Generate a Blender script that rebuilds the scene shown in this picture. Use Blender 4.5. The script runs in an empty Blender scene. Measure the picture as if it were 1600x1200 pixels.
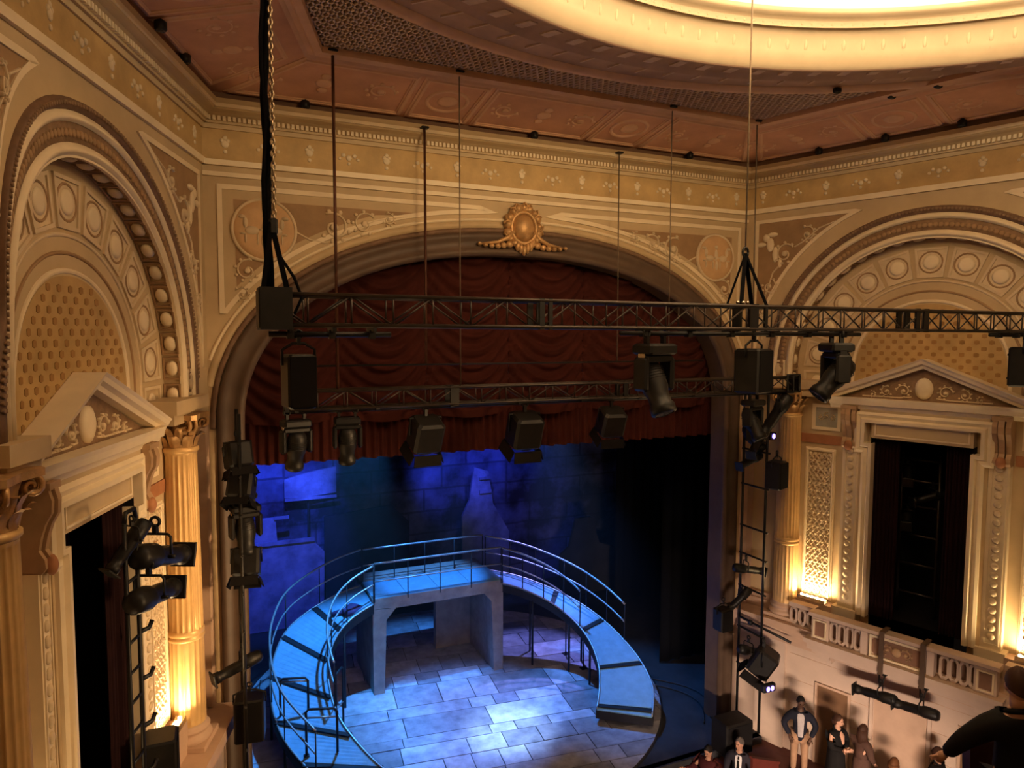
import bpy, math, random
from mathutils import Vector, Matrix
random.seed(7)
PI = math.pi
R = math.radians
scene = bpy.context.scene
col = scene.collection
S = 0.87      # everything below is laid out in units of 0.87 m and brought to metres at the end

# ---------------------------------------------------------------- camera
cam_d = bpy.data.cameras.new('camera')
cam_d.sensor_width = 36.0
cam_d.lens = 1090.4 / 1600 * 36
cam_d.clip_end = 200
cam = bpy.data.objects.new('camera', cam_d)
col.objects.link(cam)
_fw = Vector((0.40909159, 0.90971798, -0.07111445))
_rt = Vector((0.91213859, -0.40986167, 0.00407372))
_up = Vector((0.02544115, 0.06653276, 0.99745984))
cam.matrix_world = Matrix(((_rt.x, _up.x, -_fw.x, -6.654), (_rt.y, _up.y, -_fw.y, -14.319), (_rt.z, _up.z, -_fw.z, 5.51), (0, 0, 0, 1)))
scene.camera = cam

# ---------------------------------------------------------------- exposure, world
scene.view_settings.view_transform = 'Standard'
scene.view_settings.look = 'None'
scene.view_settings.exposure = 0.0
scene.view_settings.gamma = 1.0
scene.view_settings.use_curve_mapping = False
scene.cycles.use_denoising = True
scene.cycles.max_bounces = 8
scene.cycles.diffuse_bounces = 5
scene.cycles.volume_bounces = 0
scene.cycles.sample_clamp_indirect = 4.0
world = bpy.data.worlds.new('world')
scene.world = world
world.use_nodes = True
world.node_tree.nodes['Background'].inputs[0].default_value = (0.02, 0.014, 0.01, 1)
world.node_tree.nodes['Background'].inputs[1].default_value = 0.15

WARM = (1.0, 0.60, 0.26)

def aim(o, to):
    d = Vector(to) - o.location
    o.rotation_euler = d.to_track_quat('-Z', 'Y').to_euler()

def area(name, loc, to, sx, sy, watts, color, spread=180):
    l = bpy.data.lights.new(name, 'AREA')
    l.shape = 'RECTANGLE'; l.size = sx; l.size_y = sy; l.energy = watts; l.color = color; l.spread = R(spread)
    o = bpy.data.objects.new(name, l); col.objects.link(o); o.location = loc; aim(o, to)
    return o

def spot(name, loc, to, watts, color, deg, blend=0.35, radius=0.08):
    l = bpy.data.lights.new(name, 'SPOT')
    l.energy = watts; l.color = color; l.spot_size = R(deg); l.spot_blend = blend; l.shadow_soft_size = radius
    o = bpy.data.objects.new(name, l); col.objects.link(o); o.location = loc; aim(o, to)
    return o

# dome cove: lamps behind the lip of the ring, shining up at the white dome
DC = (0.0, -12.1)
for k in range(12):
    a = 2 * PI * k / 12
    x, y = DC[0] + 6.2 * math.cos(a), DC[1] + 6.2 * math.sin(a)
    area('cove_lamp', (x, y, 10.75), (DC[0] + 2.5 * math.cos(a), DC[1] + 2.5 * math.sin(a), 13.2), 2.4, 0.4, 160, (1.0, 0.75, 0.45))
# unseen fill lamps added to brighten the hall, first the stage-arch wall
area('hall_fill', (1.5, -21.0, 9.0), (0.3, 0, 8.3), 4, 1.2, 70, (1.0, 0.66, 0.32), 50)
area('hall_fill', (-5.5, -18.5, 8.0), (-1, 0, 7.0), 3.0, 1.5, 30, WARM)
area('stone_wall_fill', (0.5, -11.5, -3.0), (7.0, -1.8, -4.9), 3.0, 0.6, 125, (1.0, 0.72, 0.54), 50)  # added fill for the lower stone wall, no fitting under a balcony
area('side_wall_fill', (3.5, -10.5, 3.0), (-6.8, -1.2, 0.8), 1.5, 1.5, 95, (1.0, 0.62, 0.30), 44)  # added fill aimed at the amber column, no real fitting
# stage lanterns hung upstage of the arch
BLUE = (0.13, 0.28, 1.0)
spot('stage_lantern', (-0.3, 1.4, 4.2), (-0.2, 2.9, -4.9), 6500, (0.16, 0.34, 1.0), 40, 1.0)
spot('stage_lantern', (0.4, 1.2, 3.9), (0.6, 1.9, -4.9), 4200, (0.42, 0.66, 1.0), 20, 1.0)
spot('stage_lantern', (-2.5, 3.5, 4.2), (-4.4, 3.6, -3.6), 4200, (0.06, 0.36, 1.0), 54, 0.6)
spot('stage_lantern', (2.8, 5.2, 4.2), (4.2, 3.0, -3.4), 3000, (0.05, 0.30, 1.0), 44, 0.8)
spot('stage_lantern', (-0.4, 4.2, 4.4), (-0.3, 6.1, -2.2), 3000, (0.06, 0.32, 1.0), 34, 0.6)
spot('stage_lantern', (4.6, 6.5, 3.6), (2.9, 5.2, -4.9), 2600, (0.26, 0.28, 1.0), 34, 0.6)
spot('stage_lantern', (-4.4, 6.4, 3.6), (-4.5, 10.9, -1.2), 2600, (0.05, 0.10, 1.0), 50, 0.6)
spot('stage_lantern', (-1.8, 6.6, 3.8), (-3.0, 11.2, 0.7), 1500, (0.07, 0.13, 1.0), 22, 0.6)
spot('stage_lantern', (0.8, 6.2, 3.8), (2.4, 11.4, 0.6), 1900, (0.06, 0.09, 1.0), 38, 0.8)
for bx_ in (1.6, 2.3, 3.3, 4.2): spot('stage_lantern', (bx_, 8.4, 4.2), (bx_ + .35, 9.6, -2), 500, (0.10, 0.20, 1.0), 9, 0.8)
spot('stage_lantern', (3.0, 6.4, 3.8), (4.8, 10.8, -0.3), 900, (0.06, 0.10, 1.0), 44, 0.9)

# ---------------------------------------------------------------- materials
def mat(name, c, rough=0.7, metal=0.0, var=0.12, scale=3.0, bump=0.0, emit=None, estr=0.0, tint=0.0, c2=None, coat=0.0, spec=0.3):
    m = bpy.data.materials.new(name); m.use_nodes = True
    nt = m.node_tree; n = nt.nodes; b = n['Principled BSDF']
    b.inputs['Roughness'].default_value = rough; b.inputs['Metallic'].default_value = metal
    b.inputs['Specular IOR Level'].default_value = spec
    tc = n.new('ShaderNodeTexCoord'); nz = n.new('ShaderNodeTexNoise')
    nz.inputs['Scale'].default_value = scale; nz.inputs['Detail'].default_value = 5; nz.inputs['Roughness'].default_value = 0.6
    nt.links.new(tc.outputs['Object'], nz.inputs['Vector'])
    rp = n.new('ShaderNodeValToRGB')
    a = c2 if c2 else tuple(v * (1 - var) for v in c); d = tuple(min(1, v * (1 + var)) for v in c) if not c2 else c
    rp.color_ramp.elements[0].color = (*a, 1); rp.color_ramp.elements[0].position = 0.32
    rp.color_ramp.elements[1].color = (*d, 1); rp.color_ramp.elements[1].position = 0.68
    nt.links.new(nz.outputs['Fac'], rp.inputs['Fac'])
    out = rp.outputs['Color']
    if tint:
        oi = n.new('ShaderNodeObjectInfo'); mr = n.new('ShaderNodeMapRange')
        mr.inputs[3].default_value = 1 - tint; mr.inputs[4].default_value = 1 + tint
        nt.links.new(oi.outputs['Random'], mr.inputs[0])
        hs = n.new('ShaderNodeHueSaturation'); nt.links.new(mr.outputs[0], hs.inputs['Value']); nt.links.new(out, hs.inputs['Color'])
        out = hs.outputs['Color']
    nt.links.new(out, b.inputs['Base Color'])
    if bump:
        bp = n.new('ShaderNodeBump'); bp.inputs['Strength'].default_value = bump; bp.inputs['Distance'].default_value = 0.02
        nz2 = n.new('ShaderNodeTexNoise'); nz2.inputs['Scale'].default_value = scale * 6; nz2.inputs['Detail'].default_value = 4
        nt.links.new(tc.outputs['Object'], nz2.inputs['Vector'])
        nt.links.new(nz2.outputs['Fac'], bp.inputs['Height']); nt.links.new(bp.outputs['Normal'], b.inputs['Normal'])
    if emit:
        b.inputs['Emission Color'].default_value = (*emit, 1); b.inputs['Emission Strength'].default_value = estr
    return m

M = {}
M['plaster'] = mat('plaster', (0.52, 0.39, 0.225), 0.6, var=0.10, scale=1.3, bump=0.10)
M['cream'] = mat('cream_moulding', (0.78, 0.65, 0.44), 0.5, var=0.08, scale=2.0)
M['ochre'] = mat('ochre_panel', (0.47, 0.31, 0.13), 0.65, var=0.16, scale=2.2, bump=0.15)
M['tan'] = mat('tan_panel', (0.33, 0.205, 0.105), 0.65, var=0.15, scale=2.5, bump=0.15)
M['brown'] = mat('brown_band', (0.235, 0.145, 0.082), 0.65, var=0.22, scale=9, bump=0.25)
M['rope'] = mat('dark_rope_moulding', (0.17, 0.10, 0.06), 0.6, var=0.2, scale=8)
M['relief'] = mat('pale_relief', (0.64, 0.51, 0.33), 0.55, var=0.10, scale=4)
M['diaper'] = mat('diaper_square', (0.33, 0.18, 0.06), 0.65, var=0.12, scale=5)
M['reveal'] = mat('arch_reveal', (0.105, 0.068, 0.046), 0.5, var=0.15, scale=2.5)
M['gilt'] = mat('gilt', (0.50, 0.30, 0.13), 0.40, metal=0.35, var=0.25, scale=7, bump=0.2)
M['gold'] = mat('gilded_column', (0.72, 0.47, 0.20), 0.42, metal=0.25, var=0.12, scale=2.5)
M['backing'] = mat('baluster_backing', (0.22, 0.12, 0.075), 0.7, var=0.12, scale=4)
M['medal'] = mat('pinkish_medallion', (0.58, 0.37, 0.19), 0.6, var=0.10, scale=4)
M['bracket'] = mat('bracket_plaster', (0.42, 0.27, 0.15), 0.5, var=0.12, scale=4)
M['stone'] = mat('pale_stone', (0.56, 0.43, 0.34), 0.7, var=0.08, scale=1.6, bump=0.15)
M['stone2'] = mat('pink_stone', (0.52, 0.36, 0.26), 0.7, var=0.10, scale=2.0, bump=0.1)
M['rust'] = mat('rust_ceiling', (0.56, 0.30, 0.19), 0.65, var=0.16, scale=1.4, bump=0.1)
M['rustrib'] = mat('ceiling_rib', (0.62, 0.38, 0.25), 0.6, var=0.10, scale=2.5)
M['umber'] = mat('umber_ceiling', (0.42, 0.27, 0.19), 0.7, var=0.15, scale=2.0)
M['lattice'] = mat('lattice_bar', (0.60, 0.44, 0.35), 0.6, var=0.15, scale=6)
M['lattback'] = mat('lattice_ground', (0.24, 0.15, 0.11), 0.8)
M['ringcream'] = mat('ring_cream', (0.55, 0.45, 0.30), 0.5, var=0.05, scale=3)
M['dome'] = mat('dome_white', (0.86, 0.84, 0.78), 0.6, var=0.02, scale=1)
M['cove'] = mat('shaded_cornice_cove', (0.20, 0.115, 0.075), 0.7, var=0.12, scale=3)  # dark brown stands for the shadow on the ceiling's lower moulding
M['terra'] = mat('terracotta_band', (0.38, 0.165, 0.075), 0.6, var=0.12, scale=4)
M['bluegrey'] = mat('bluegrey_relief', (0.34, 0.32, 0.26), 0.6, var=0.12, scale=4)
M['doorbrown'] = mat('door_brown', (0.18, 0.10, 0.055), 0.45, var=0.15, scale=3)
M['velvet'] = mat('red_velvet', (0.050, 0.011, 0.008), 0.85, var=0.18, scale=4, spec=0.1)
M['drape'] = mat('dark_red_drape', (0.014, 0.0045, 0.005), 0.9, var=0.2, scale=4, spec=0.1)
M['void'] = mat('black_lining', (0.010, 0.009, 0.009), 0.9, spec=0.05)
M['blackcloth'] = mat('black_cloth', (0.005, 0.005, 0.006), 0.95, spec=0.05)
M['black'] = mat('black_metal', (0.0085, 0.0078, 0.0075), 0.45, var=0.3, scale=8, spec=0.3)
M['truss'] = mat('dark_truss_metal', (0.040, 0.030, 0.024), 0.35, metal=0.4, var=0.25, scale=6, spec=0.5)
M['rod'] = mat('rusty_rod', (0.075, 0.028, 0.015), 0.5, metal=0.3, var=0.25, scale=9)
M['wire'] = mat('dull_wire', (0.16, 0.12, 0.08), 0.45, metal=0.5, var=0.2, scale=9)
M['chain'] = mat('steel_chain', (0.42, 0.33, 0.22), 0.3, metal=0.9, var=0.2, scale=12)
M['lens'] = mat('lantern_lens', (0.05, 0.055, 0.065), 0.08, var=0.1, scale=4, spec=0.8)
M['steel'] = mat('bright_steel', (0.55, 0.50, 0.42), 0.25, metal=1.0, var=0.1, scale=9)
M['led'] = mat('violet_led', (0.2, 0.15, 0.8), 0.3, emit=(0.30, 0.22, 1.0), estr=4.0)
M['lamp'] = mat('lamp_tube', (1, 0.9, 0.7), 0.4, emit=(1.0, 0.72, 0.36), estr=14.0)
M['concrete'] = mat('grey_concrete', (0.34, 0.30, 0.28), 0.8, var=0.22, scale=3.0, bump=0.3)
M['deck'] = mat('pale_blue_deck', (0.19, 0.40, 0.58), 0.55, var=0.12, scale=5.0, bump=0.1)
M['fascia'] = mat('dark_fascia', (0.018, 0.018, 0.022), 0.5, var=0.2)
M['rail'] = mat('grey_steel_rail', (0.36, 0.38, 0.40), 0.35, metal=0.6, var=0.12, scale=6)
M['plank'] = mat('worn_stage_board', (0.36, 0.37, 0.44), 0.6, var=0.30, scale=3.0, tint=0.42)
M['stagefloor'] = mat('black_stage_floor', (0.030, 0.030, 0.034), 0.6, var=0.3, scale=2)
M['housefloor'] = mat('house_carpet', (0.10, 0.035, 0.025), 0.9, var=0.15, scale=4)
M['maroon'] = mat('maroon_panel', (0.10, 0.020, 0.014), 0.6, var=0.15, scale=3)

# ---------------------------------------------------------------- mesh builder
def flat(a, b, o): return (a, -o, b)          # plane coordinates (along, up, out of the wall towards the room)

class MB:
    def __init__(self): self.v = []; self.f = []; self.s = []
    def add(self, vs, fs, smooth=False):
        k = len(self.v); self.v += [tuple(p) for p in vs]
        self.f += [tuple(i + k for i in f) for f in fs]; self.s += [smooth] * len(fs)
        return self
    def box(self, x0, x1, y0, y1, z0, z1):
        return self.add([(x0, y0, z0), (x1, y0, z0), (x1, y1, z0), (x0, y1, z0), (x0, y0, z1), (x1, y0, z1), (x1, y1, z1), (x0, y1, z1)],
                        [(0, 3, 2, 1), (4, 5, 6, 7), (0, 1, 5, 4), (1, 2, 6, 5), (2, 3, 7, 6), (3, 0, 4, 7)])
    def bbox(self, c, d, bev=0.02, M4=None):
        # box with chamfered vertical and horizontal edges, centred at c with size d
        hx, hy, hz = d[0] / 2, d[1] / 2, d[2] / 2; b = min(bev, hx * .9, hy * .9, hz * .9)
        vs = []
        for z, k in ((-hz, b), (-hz + b, 0), (hz - b, 0), (hz, b)):
            x, y = hx - k, hy - k
            vs += [(x - b, -y, z), (x, -y + b, z), (x, y - b, z), (x - b, y, z), (-x + b, y, z), (-x, y - b, z), (-x, -y + b, z), (-x + b, -y, z)]
        fs = [tuple(range(7, -1, -1)), tuple(range(24, 32))]
        for r in range(3):
            for i in range(8):
                j = (i + 1) % 8; fs.append((r * 8 + i, r * 8 + j, r * 8 + 8 + j, r * 8 + 8 + i))
        T = M4 if M4 else Matrix.Translation(c)
        return self.add([T @ Vector(p) for p in vs], fs)
    def bar(self, a, b, w, h=None, up=(0, 0, 1)):
        a, b = Vector(a), Vector(b); h = h or w; d = (b - a)
        if d.length < 1e-6: return self
        d.normalize(); u = Vector(up)
        if abs(d.dot(u)) > .98: u = Vector((1, 0, 0))
        s = d.cross(u).normalized(); t = s.cross(d)
        vs = [p + s * i * w / 2 + t * j * h / 2 for p in (a, b) for i, j in ((-1, -1), (1, -1), (1, 1), (-1, 1))]
        return self.add(vs, [(0, 3, 2, 1), (4, 5, 6, 7), (0, 1, 5, 4), (1, 2, 6, 5), (2, 3, 7, 6), (3, 0, 4, 7)])
    def tube(self, pts, r, n=6, cap=True):
        pts = [Vector(p) for p in pts]; rs = r if isinstance(r, (list, tuple)) else [r] * len(pts)
        vs = []; prev = None
        for i, p in enumerate(pts):
            d = (pts[min(i + 1, len(pts) - 1)] - pts[max(i - 1, 0)]).normalized()
            if prev is None:
                u = Vector((0, 0, 1)) if abs(d.z) < .9 else Vector((1, 0, 0))
                s = d.cross(u).normalized()
            else:
                s = (prev - d * prev.dot(d)).normalized()
            prev = s; t = d.cross(s)
            vs += [p + (s * math.cos(2 * PI * k / n) + t * math.sin(2 * PI * k / n)) * rs[i] for k in range(n)]
        fs = [(i * n + k, i * n + (k + 1) % n, (i + 1) * n + (k + 1) % n, (i + 1) * n + k) for i in range(len(pts) - 1) for k in range(n)]
        if cap: fs += [tuple(range(n - 1, -1, -1)), tuple(range((len(pts) - 1) * n, len(pts) * n))]
        return self.add(vs, fs, True)
    def lathe(self, prof, n=16, T=None, mod=None, a0=0.0, a1=2 * PI):
        T = T or Matrix(); full = abs(a1 - a0 - 2 * PI) < 1e-6; m = n if full else n + 1
        vs = []
        for r, z in prof:
            for k in range(m):
                a = a0 + (a1 - a0) * k / n; rr = r * (mod(a, z) if mod else 1)
                vs.append(T @ Vector((rr * math.cos(a), rr * math.sin(a), z)))
        fs = []
        for i in range(len(prof) - 1):
            for k in range(n):
                j = (k + 1) % m; fs.append((i * m + k, i * m + j, (i + 1) * m + j, (i + 1) * m + k))
        return self.add(vs, fs, True)
    def ball(self, c, r, nu=10, nv=6, T=None):
        rr = (r, r, r) if not isinstance(r, (tuple, list)) else r
        vs = []; fs = []
        for i in range(nv + 1):
            t = PI * i / nv
            for k in range(nu):
                a = 2 * PI * k / nu
                p = Vector((rr[0] * math.sin(t) * math.cos(a), rr[1] * math.sin(t) * math.sin(a), rr[2] * math.cos(t)))
                vs.append((T @ p if T else p) + Vector(c))
        for i in range(nv):
            for k in range(nu):
                j = (k + 1) % nu; fs.append((i * nu + k, i * nu + j, (i + 1) * nu + j, (i + 1) * nu + k))
        return self.add(vs, fs, True)
    def sweep(self, path, prof, fn=flat, closed=False, smooth=False):
        # profile (lateral, out) carried along a plane path with mitred corners
        n = len(path); vs = []
        for i in range(n):
            p = Vector(path[i]); a = Vector(path[i - 1]) if (closed or i > 0) else None; b = Vector(path[(i + 1) % n]) if (closed or i < n - 1) else None
            d1 = (p - a).normalized() if a is not None else None; d2 = (b - p).normalized() if b is not None else None
            if d1 is None: d1 = d2
            if d2 is None: d2 = d1
            n1 = Vector((-d1.y, d1.x)); n2 = Vector((-d2.y, d2.x)); m = n1 + n2
            if m.length < 1e-6: m = n1.copy()
            m.normalize(); k = 1 / max(.35, m.dot(n1))
            for l, o in prof: q = p + m * l * k; vs.append(fn(q.x, q.y, o))
        m = len(prof); fs = []
        for i in range(n if closed else n - 1):
            j = (i + 1) % n
            for k in range(m - 1): fs.append((i * m + k, j * m + k, j * m + k + 1, i * m + k + 1))
        if not closed: fs += [tuple(range(m)), tuple(range((n - 1) * m, n * m))]
        return self.add(vs, fs, smooth)
    def prism(self, poly, o0, o1, fn=flat):
        n = len(poly); vs = [fn(a, b, o1) for a, b in poly] + [fn(a, b, o0) for a, b in poly]
        fs = [tuple(range(n)), tuple(range(2 * n - 1, n - 1, -1))] + [(i, (i + 1) % n, n + (i + 1) % n, n + i) for i in range(n)]
        return self.add(vs, fs)
    def disc(self, a, b, r, o0, o1, fn=flat, n=20, dome=0.0, ra=1.0):
        # round boss on a wall: rim at o0, front at o1, optionally domed
        vs = []; rings = [(1, o0), (1, o1), (.7, o1 + dome * .6), (.35, o1 + dome * .9)]
        for k, o in rings: vs += [fn(a + r * ra * k * math.cos(2 * PI * i / n), b + r * k * math.sin(2 * PI * i / n), o) for i in range(n)]
        fs = [(q * n + i, q * n + (i + 1) % n, q * n + n + (i + 1) % n, q * n + n + i) for q in range(3) for i in range(n)]
        vs.append(fn(a, b, o1 + dome)); fs += [(3 * n + i, 3 * n + (i + 1) % n, 4 * n) for i in range(n)]
        return self.add(vs, fs, True)
    def build(self, name, m, parent=None, origin=(0, 0, 0), kind=None, label=None):
        o = Vector(origin)
        me = bpy.data.meshes.new(name)
        me.from_pydata([Vector(p) - o for p in self.v], [], self.f); me.update()
        me.materials.append(M[m] if isinstance(m, str) else m)
        me.polygons.foreach_set('use_smooth', self.s)
        ob = bpy.data.objects.new(name, me); col.objects.link(ob)
        if parent is not None: ob.parent = parent; 
        if kind: ob['kind'] = kind
        if label: ob['label'] = label
        return ob

def empty(name, loc=(0, 0, 0), rz=0.0):
    o = bpy.data.objects.new(name, None); col.objects.link(o); o.location = loc; o.rotation_euler = (0, 0, rz)
    o.empty_display_size = .1
    return o

def tag(o, label=None, cat=None, group=None, kind=None):
    if label: o['label'] = label
    if cat: o['category'] = cat
    if group: o['group'] = group
    if kind: o['kind'] = kind
    return o

def put(o, loc, rz=0.0, rx=0.0):
    o.location = loc; o.rotation_euler = (rx, 0, rz); return o

def copy_tree(o, parent=None):
    c = o.copy(); col.objects.link(c)
    c.parent = parent
    for ch in o.children: copy_tree(ch, c)
    return c

def arc(cx, cz, r, a0, a1, n):
    return [(cx + r * math.cos(R(a0 + (a1 - a0) * i / n)), cz + r * math.sin(R(a0 + (a1 - a0) * i / n))) for i in range(n + 1)]

def half_round(w, h, base=0.0): return [(-w / 2, base), (-w * .35, base + h * .75), (0, base + h), (w * .35, base + h * .75), (w / 2, base)]
def fillet(w, h, base=0.0): return [(-w / 2, base), (-w / 2, base + h), (w / 2, base + h), (w / 2, base)]
def ogee(w, h, base=0.0): return [(-w / 2, base), (-w / 2, base + h * .35), (-w * .2, base + h * .5), (-w * .05, base + h), (w * .25, base + h), (w * .3, base + h * .6), (w / 2, base + h * .45), (w / 2, base)]

def spiral(cx, cz, r, turns, start, sgn=1, n=22):
    out = []
    for i in range(n + 1):
        t = i / n; a = start + sgn * turns * 2 * PI * t; q = r * (1 - .82 * t)
        out.append((cx + q * math.cos(a), cz + q * math.sin(a)))
    return out

def scroll(mb, fn, cx, cz, r, start, sgn, base, w=None, h=0.035):
    # rinceau: a spiral stem with a flower in the eye and leaves along the outside
    w = w or r * .16
    mb.sweep(spiral(cx, cz, r, 1.15, start, sgn), half_round(w, h, base), fn, smooth=True)
    mb.disc(cx, cz, r * .26, base, base + h, fn, 8, dome=h * .6)
    for k in range(7):
        a = start + sgn * (0.25 + .72 * k); q = r * (1.08 - .03 * k)
        mb.disc(cx + q * math.cos(a), cz + q * math.sin(a), r * .15, base, base + h * .8, fn, 6, dome=h * .4)
    return mb

# ================================================================ the setting
W = 6.5
SPLAY = R(72)
class Frame:
    def __init__(self, loc, rz, sg, m=None): self.loc = Vector(loc); self.rz = rz; self.sg = sg; self.m = m or (lambda s: s)
    def fn(self, s, z, o): return (self.sg * self.m(s), -o, z)
    def local(self, s, z, o=0.0): return Vector((self.sg * self.m(s), -o, z))
    def world(self, s, z, o=0.0): return self.loc + Matrix.Rotation(self.rz, 3, 'Z') @ self.local(s, z, o)
    def thing(self, name, s, z, o, label, cat, group=None):
        e = empty(name, self.world(s, z, o), self.rz); tag(e, label, cat, group); return e, self.local(s, z, o)
    def place(self, ob): ob.location = self.loc; ob.rotation_euler = (0, 0, self.rz); return ob
def narrow(s):
    # the near half of this bay is narrower than its twin across the room
    t = s - 4.3
    if t <= 0: return s
    if t < 3.4: return 4.3 + t - .125 * t * t
    return 4.3 + 1.955 + (t - 3.4) * 1.5
FL = Frame((-W, 0, 0), SPLAY, -1, narrow)
FLR = Frame((-W, 0, 0), SPLAY, -1)
FR = Frame((W, 0, 0), -SPLAY, 1)
FF = Frame((0, 0, 0), 0, 1)
SEND = 10.6           # where the splayed walls meet the straight side walls
AC, AZ = 4.25, 4.7     # centre of the wall arch
AR = 2.96

def side_wall(F, name, side):
    fn = F.fn
    mb = MB()
    q = lambda s0, s1, z0, z1, o: mb.add([fn(s0, z0, o), fn(s1, z0, o), fn(s1, z1, o), fn(s0, z1, o)], [(0, 1, 2, 3)])
    q(0, AC - AR, 4.0, 9.9, 0); q(AC + AR, SEND, 4.0, 9.9, 0)
    top = arc(AC, AZ, AR, 180, 0, 40)
    for (a, b), (c, d) in zip(top[:-1], top[1:]):
        mb.add([fn(a, b, 0), fn(c, d, 0), fn(c, 9.9, 0), fn(a, 9.9, 0)], [(0, 1, 2, 3)])
    line = [(AC - AR, 4.0)] + top + [(AC + AR, 4.0)]
    for (a, b), (c, d) in zip(line[:-1], line[1:]):
        mb.add([fn(a, b, 0), fn(c, d, 0), fn(c, d, -.34), fn(a, b, -.34)], [(0, 1, 2, 3)])
    q(AC - AR - .1, AC + AR + .1, 4.0, 7.8, -.315)             # tympanum
    # lower storey, set back, with the doorway left open
    q(0, 3.26, -1.9, 4.05, -.30); q(5.30, SEND, -1.9, 4.05, -.30); q(3.26, 5.30, 3.15, 4.05, -.30)
    
    mb.add([fn(0, 4.02, -.4), fn(SEND, 4.02, -.4), fn(SEND, 4.02, .02), fn(0, 4.02, .02)], [(0, 1, 2, 3)])
    w = F.place(mb.build(name, 'plaster', kind='structure'))
    # lower stone wall under the ledge
    lw = MB(); lw.prism([(0, -7.4), (SEND, -7.4), (SEND, -1.9), (0, -1.9)], -.35, .08, fn)
    lw.build('stone_dado', 'stone', w)
    lj = MB()
    for z in (-2.55, -3.2, -3.85, -4.5): lj.prism([(1.55, z), (SEND, z), (SEND, z + .012), (1.55, z + .012)], .06, .088, fn)
    lj.build('stone_course', 'stone2', w, kind='stuff')
    MB().prism([(0, -7.4), (1.45, -7.4), (1.45, -1.95), (0, -1.95)], .0, .16, fn).build('corner_pier', 'stone', w)
    # corner strip between the proscenium wall and the first column
    MB().prism([(0, -1.65), (.22, -1.65), (.22, 4.0), (0, 4.0)], -.3, .0, fn).build('corner_strip', 'stone2', w)
    # ledge the columns stand on
    lg = MB(); lg.prism([(0, -1.92), (SEND, -1.92), (SEND, -1.68), (0, -1.68)], -.3, .46, fn)
    lg.prism([(0, -2.12), (SEND, -2.12), (SEND, -1.92), (0, -1.92)], -.3, .34, fn)
    lg.prism([(0, -2.28), (SEND, -2.28), (SEND, -2.12), (0, -2.12)], -.3, .22, fn)
    lg.build('column_ledge', 'stone2', w)
    pl = MB(); pl.prism([(.2, -1.68), (1.0, -1.68), (1.0, -1.45), (.2, -1.45)], -.3, -.1, fn)
    pl.prism([(.2, -1.45), (1.0, -1.45), (1.0, -1.30), (.2, -1.30)], -.3, -.17, fn); pl.build('plinth_course', 'stone2', w)
    # entablature carrying the arch over the columns, on both sides
    for c in (1.23, 2 * AC - 1.23):
        e = MB()
        e.prism([(c - .62, 4.20), (c + .95, 4.20), (c + .95, 4.42), (c - .62, 4.42)] if c < AC else [(c - .95, 4.20), (c + .62, 4.20), (c + .62, 4.42), (c - .95, 4.42)], -.42, .20, fn)
        e.prism([(c - .56, 4.02), (c + .85, 4.02), (c + .85, 4.2), (c - .56, 4.2)] if c < AC else [(c - .85, 4.02), (c + .56, 4.02), (c + .56, 4.2), (c - .85, 4.2)], -.42, .12, fn)
        e.build('impost_block', 'plaster', w)
        a, b = (c - .46, c - .1) if c < AC else (c + .1, c + .46)
        im = MB(); im.sweep([(a, 4.46), (b, 4.46), (b, 4.86), (a, 4.86)], fillet(.05, .03), fn, closed=True)
        x = im.build('impost_panel', 'cream', w)
        MB().disc((a + b) / 2, 4.66, .15, 0, .02, fn, 14, dome=.02, ra=.75).build('roundel', 'relief', x)
    # arch mouldings, from the outside in
    def ring(r, prof, m, nm, lo=4.42, n=48):
        path = [(AC + r, lo)] + arc(AC, AZ, r, 0, 180, n) + [(AC - r, lo)]
        return MB().sweep(path, prof, fn, smooth=True).build(nm, m, w)
    ring(3.53, half_round(.15, .07), 'rope', 'rope_moulding')
    bd = MB()
    for i in range(150):
        a = R(180 * (i + .5) / 150); bd.disc(AC + 3.53 * math.cos(a), AZ + 3.53 * math.sin(a), .028, .06, .09, fn, 5)
    bd.build('rope_bead', 'brown', w, kind='stuff')
    ring(3.39, ogee(.13, .06), 'cream', 'cream_archivolt')
    ring(3.20, fillet(.26, .012), 'brown', 'leaf_band')
    lf = MB()
    for i in range(96):
        a = R(180 * (i + .5) / 96); lf.disc(AC + 3.20 * math.cos(a), AZ + 3.20 * math.sin(a), .055, .012, .026, fn, 6, dome=.012)
    lf.build('leaf_row', 'tan', w, kind='stuff')
    ring(3.02, ogee(.14, .06), 'cream', 'inner_archivolt', lo=4.42)
    # spandrels: sunk tan panels with a cream border and scroll relief
    for side_s in (0, 1):
        mir = (lambda p: p) if side_s == 0 else (lambda p: (2 * AC - p[0], p[1]))
        edge = [mir(p) for p in [(.30, 5.0), (.30, 8.40), (2.72, 8.40)] + arc(AC, AZ, 3.98, 112, 167, 18)]
        MB().prism(edge, 0, .012, fn).build('spandrel_panel', 'tan', w)
        MB().sweep(edge, fillet(.085, .035), fn, closed=True).build('panel_border', 'cream', w)
        rl = MB()
        f2 = (lambda s, z, o: fn(s, z, o)) if side_s == 0 else (lambda s, z, o: fn(2 * AC - s, z, o))
        scroll(rl, f2, 1.05, 7.55, .26, .6, 1, .012); scroll(rl, f2, 1.62, 7.98, .20, 2.2, -1, .012)
        scroll(rl, f2, .66, 6.75, .20, 1.2, -1, .012); scroll(rl, f2, .50, 6.10, .12, .4, 1, .012)
        rl.sweep([(.5, 5.4), (.46, 5.8), (.55, 6.5), (.75, 7.1), (.95, 7.3)], half_round(.04, .025, .012), f2)
        rl.sweep([(1.3, 7.7), (1.5, 7.8), (1.9, 8.1), (2.3, 8.22)], half_round(.035, .025, .012), f2)
        rl.build('scroll_relief', 'relief', w)
        fg = MB()   # winged figure, a pale elongated relief
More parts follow.
